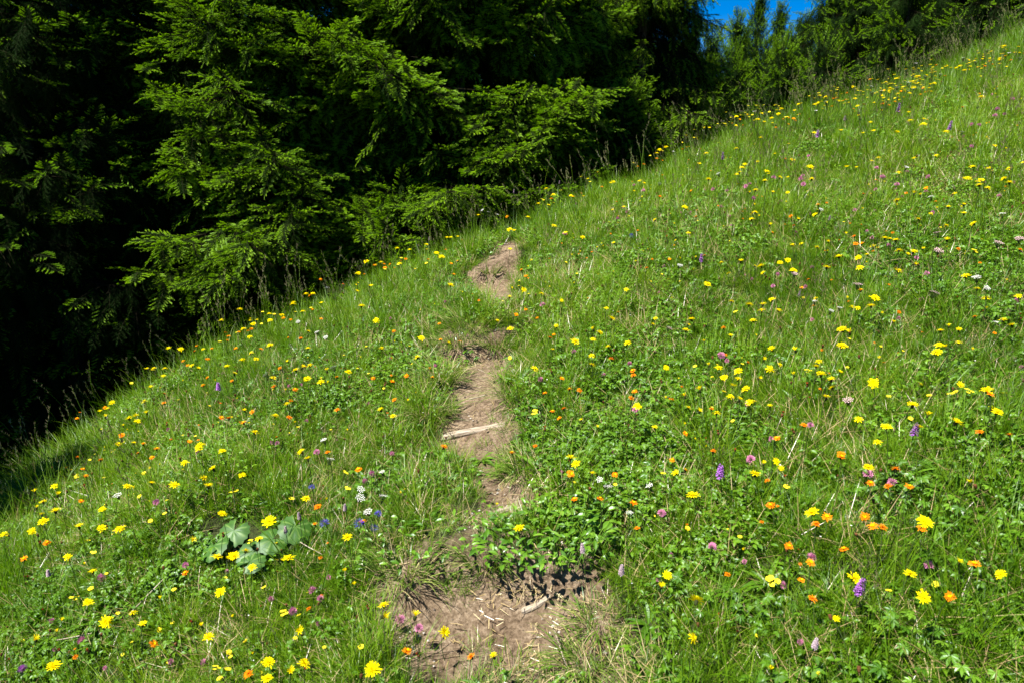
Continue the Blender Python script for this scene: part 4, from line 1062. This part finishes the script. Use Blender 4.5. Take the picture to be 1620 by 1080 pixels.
for kd, txt in SEEN.items():
    pts = np.array([[float(q) for q in p.split(',')] for p in txt.split()])
    lo, hi = KIND[kd][3]; r_ = np.random.default_rng(len(pts) + ord(kd)); h = r_.uniform(lo, hi, len(pts))
    if kd == 'Y': h = np.where((pts[:, 1] > 700) & (pts[:, 0] < 560), h * 1.15 + .02, h)
    h = np.where(pts[:, 1] < 300, np.minimum(h + .08, .30), h)
    P, ok = at(pts[:, 0], pts[:, 1], h); h = LASTH[0]
    for i in range(len(pts)):
        if ok[i] and beyond(P[i, 0], P[i, 1]) < 1.0: allf.append([kd, pts[i, 0], pts[i, 1], P[i], float(h[i])])
        else: print('no ground under flower', kd, pts[i])
PLURAL = {'Y': 'yellow many-rayed flowers', 'O': 'orange hawkweeds'}
extra = []                                    # the yellow heads past three hundred, the farthest ones
ylist = sorted([f for f in allf if f[0] == 'Y'], key=lambda f: np.linalg.norm(f[3] - EYE)); extra = ylist[300:]
ex = {id(f) for f in extra}
zoned = {}
for f in allf:
    if id(f) in ex: continue
    zn = next(i for i, (t, _) in enumerate(ZONES) if t(f[1], f[2])); zoned.setdefault((f[0], zn), []).append(f)
cnt = 0
for (kd, zn), fs in zoned.items():
    fs.sort(key=lambda f: f[1]); nm, cat, adj, _ = KIND[kd]; n = len(fs)
    for i, f in enumerate(fs):
        if n == 1: lab = 'only %s %s' % (adj, ZONES[zn][1])
        elif n == 2: lab = '%s %s, %s one' % (adj, ZONES[zn][1], ('left', 'right')[i])
        else:
            o = 'leftmost' if i == 0 else 'rightmost' if i == n - 1 else '%s from left' % ORD[min(i, 19)]
            lab = '%s %s, %s' % (adj, ZONES[zn][1], o)
        cnt += 1; b = f[3]; flower(kd, (b[0], b[1], float(gfast(b[0], b[1])) - .005), f[4] + .005, lab, {'Y': 'yellow flowers of the meadow', 'O': 'orange hawkweeds of the meadow', 'y': 'yellow trefoils of the meadow', 'P': 'clover heads of the meadow'}.get(kd, cat + 's of the meadow'), cnt)
print('flowers', len(allf), 'largest zone', max(len(v) for v in zoned.values()))
# the small far ones, past counting
def whole(name, head, cupm, h, seed):
    """stem and head joined for the far drift"""
    me_out = MB(); me_out.b = .5; mats = []
    for me_, mt in ((head, Matrix.Translation((0, 0, h))), (STEMS[seed % 8], Matrix.Diagonal((1, 1, h, 1)))):
        off = len(me_out.v); mo = len(mats); mats += [m.name for m in me_.materials]
        for v in me_.vertices: me_out.vert(mt @ v.co)
        for p_ in me_.polygons: me_out.face([off + q for q in p_.vertices], mo + p_.material_index)
    me2 = bpy.data.meshes.new(name); me2.from_pydata(me_out.v, [], me_out.f)
    for m in mats: me2.materials.append(bpy.data.materials[m])
    me2.polygons.foreach_set('material_index', me_out.m); me2.update(); return me2
DRIFT = [whole('far_hawkbit', HEADS['Y'][0], None, .24, 1), whole('far_hawkbit_b', HEADS['Y'][3], None, .20, 2), whole('far_buttercup', HEADS['y'][2], None, .26, 3), whole('far_buttercup_b', HEADS['y'][1], None, .22, 4),
         whole('far_hawkweed', HEADS['O'][0], None, .20, 5), whole('far_white', HEADS['W'][1], None, .24, 6)]
P = [np.array([f[3][0], f[3][1], float(gfast(f[3][0], f[3][1]))]) for f in extra]; I = [int(k % 2) for k in range(len(P))]
bands = [((1150, 172), (1265, 176), 50), ((1290, 158), (1400, 140), 55), ((1390, 150), (1490, 108), 85), ((1400, 128), (1490, 105), 40), ((1520, 100), (1610, 78), 60), ((1080, 205), (1160, 178), 22), ((1260, 160), (1330, 150), 20),
         ((560, 430), (700, 395), 16), ((300, 560), (500, 470), 22), ((820, 335), (1060, 225), 22)]
r_ = np.random.default_rng(3)
for (u0, v0), (u1, v1), n in bands:
    t = r_.random(n); u = u0 + (u1 - u0) * t + r_.normal(0, 5, n); v = v0 + (v1 - v0) * t + r_.normal(0, 7, n)
    pts, ok = at(u, v, .24)
    for q, o_ in zip(pts, ok):
        if o_ and beyond(q[0], q[1]) < .8: P.append(np.array([q[0], q[1], float(gfast(q[0], q[1]))])); I.append(int(r_.choice([0, 1, 2, 3, 2, 3, 2, 4, 5] if u0 > 1000 else [0, 2, 3, 4, 4])))
n = len(P); s = r_.uniform(.8, 1.1, n)
tag(scatter('flower_drift', DRIFT, P, np.stack([r_.normal(0, .14, n), r_.normal(0, .14, n), r_.uniform(0, 6.28, n)], -1), np.stack([s] * 3, -1), I, r_.random(n)),
    'dense drift of tiny yellow flowers along the upper right crest of the meadow', 'flowers', kind='stuff')
# tiny fresh buds, seed heads and specks of colour scattered low in the turf
x, y = field(16000, -4, 9, 1.0, 10); g = ground(x, y, False); pu, pv = to_px(x, y, g)
keep = (pu > -200) & (pu < 1900) & (pv < 1250) & (beyond(x, y) < .3) & (bare(x, y) < .1); x, y = x[keep], y[keep]; n = len(x)
TINY = [whole('brown_bud', HEADS['R'][0], None, .13, 2), whole('tiny_trefoil', HEADS['y'][2], None, .07, 3), whole('tiny_white', small5('tiny_white_head', 'white', 40, 1, .0045), None, .08, 4), whole('tiny_pink', HEADS['P'][0], None, .07, 5), whole('green_bud', CUPS['R'], None, .12, 1), whole('half_open', HEADS['Y'][4], None, .13, 1), whole('small_hawkweed', HEADS['O'][1], None, .14, 6)]
sel = r_.choice([0, 0, 1, 1, 2, 3, 4, 4, 5, 6], n); s = r_.uniform(.35, .7, n); s = np.where(sel == 4, s * 1.4, s); s = np.where((sel == 5) | (sel == 6), s * .9, s)
tk = (fbm(x, y, .6, 9) > .45) | (sel == 4) | (sel == 2); x, y, sel, s = x[tk], y[tk], sel[tk], s[tk]; n = len(x)
tag(scatter('tiny_flowers', TINY, np.stack([x, y, ground(x, y)], -1), np.stack([r_.normal(0, .2, n), r_.normal(0, .2, n), r_.uniform(0, 6.28, n)], -1), np.stack([s, s, s * 1.3], -1), sel, r_.random(n)),
    'sprinkling of tiny buds, white specks and half open blooms low in the turf', 'flowers', kind='stuff')
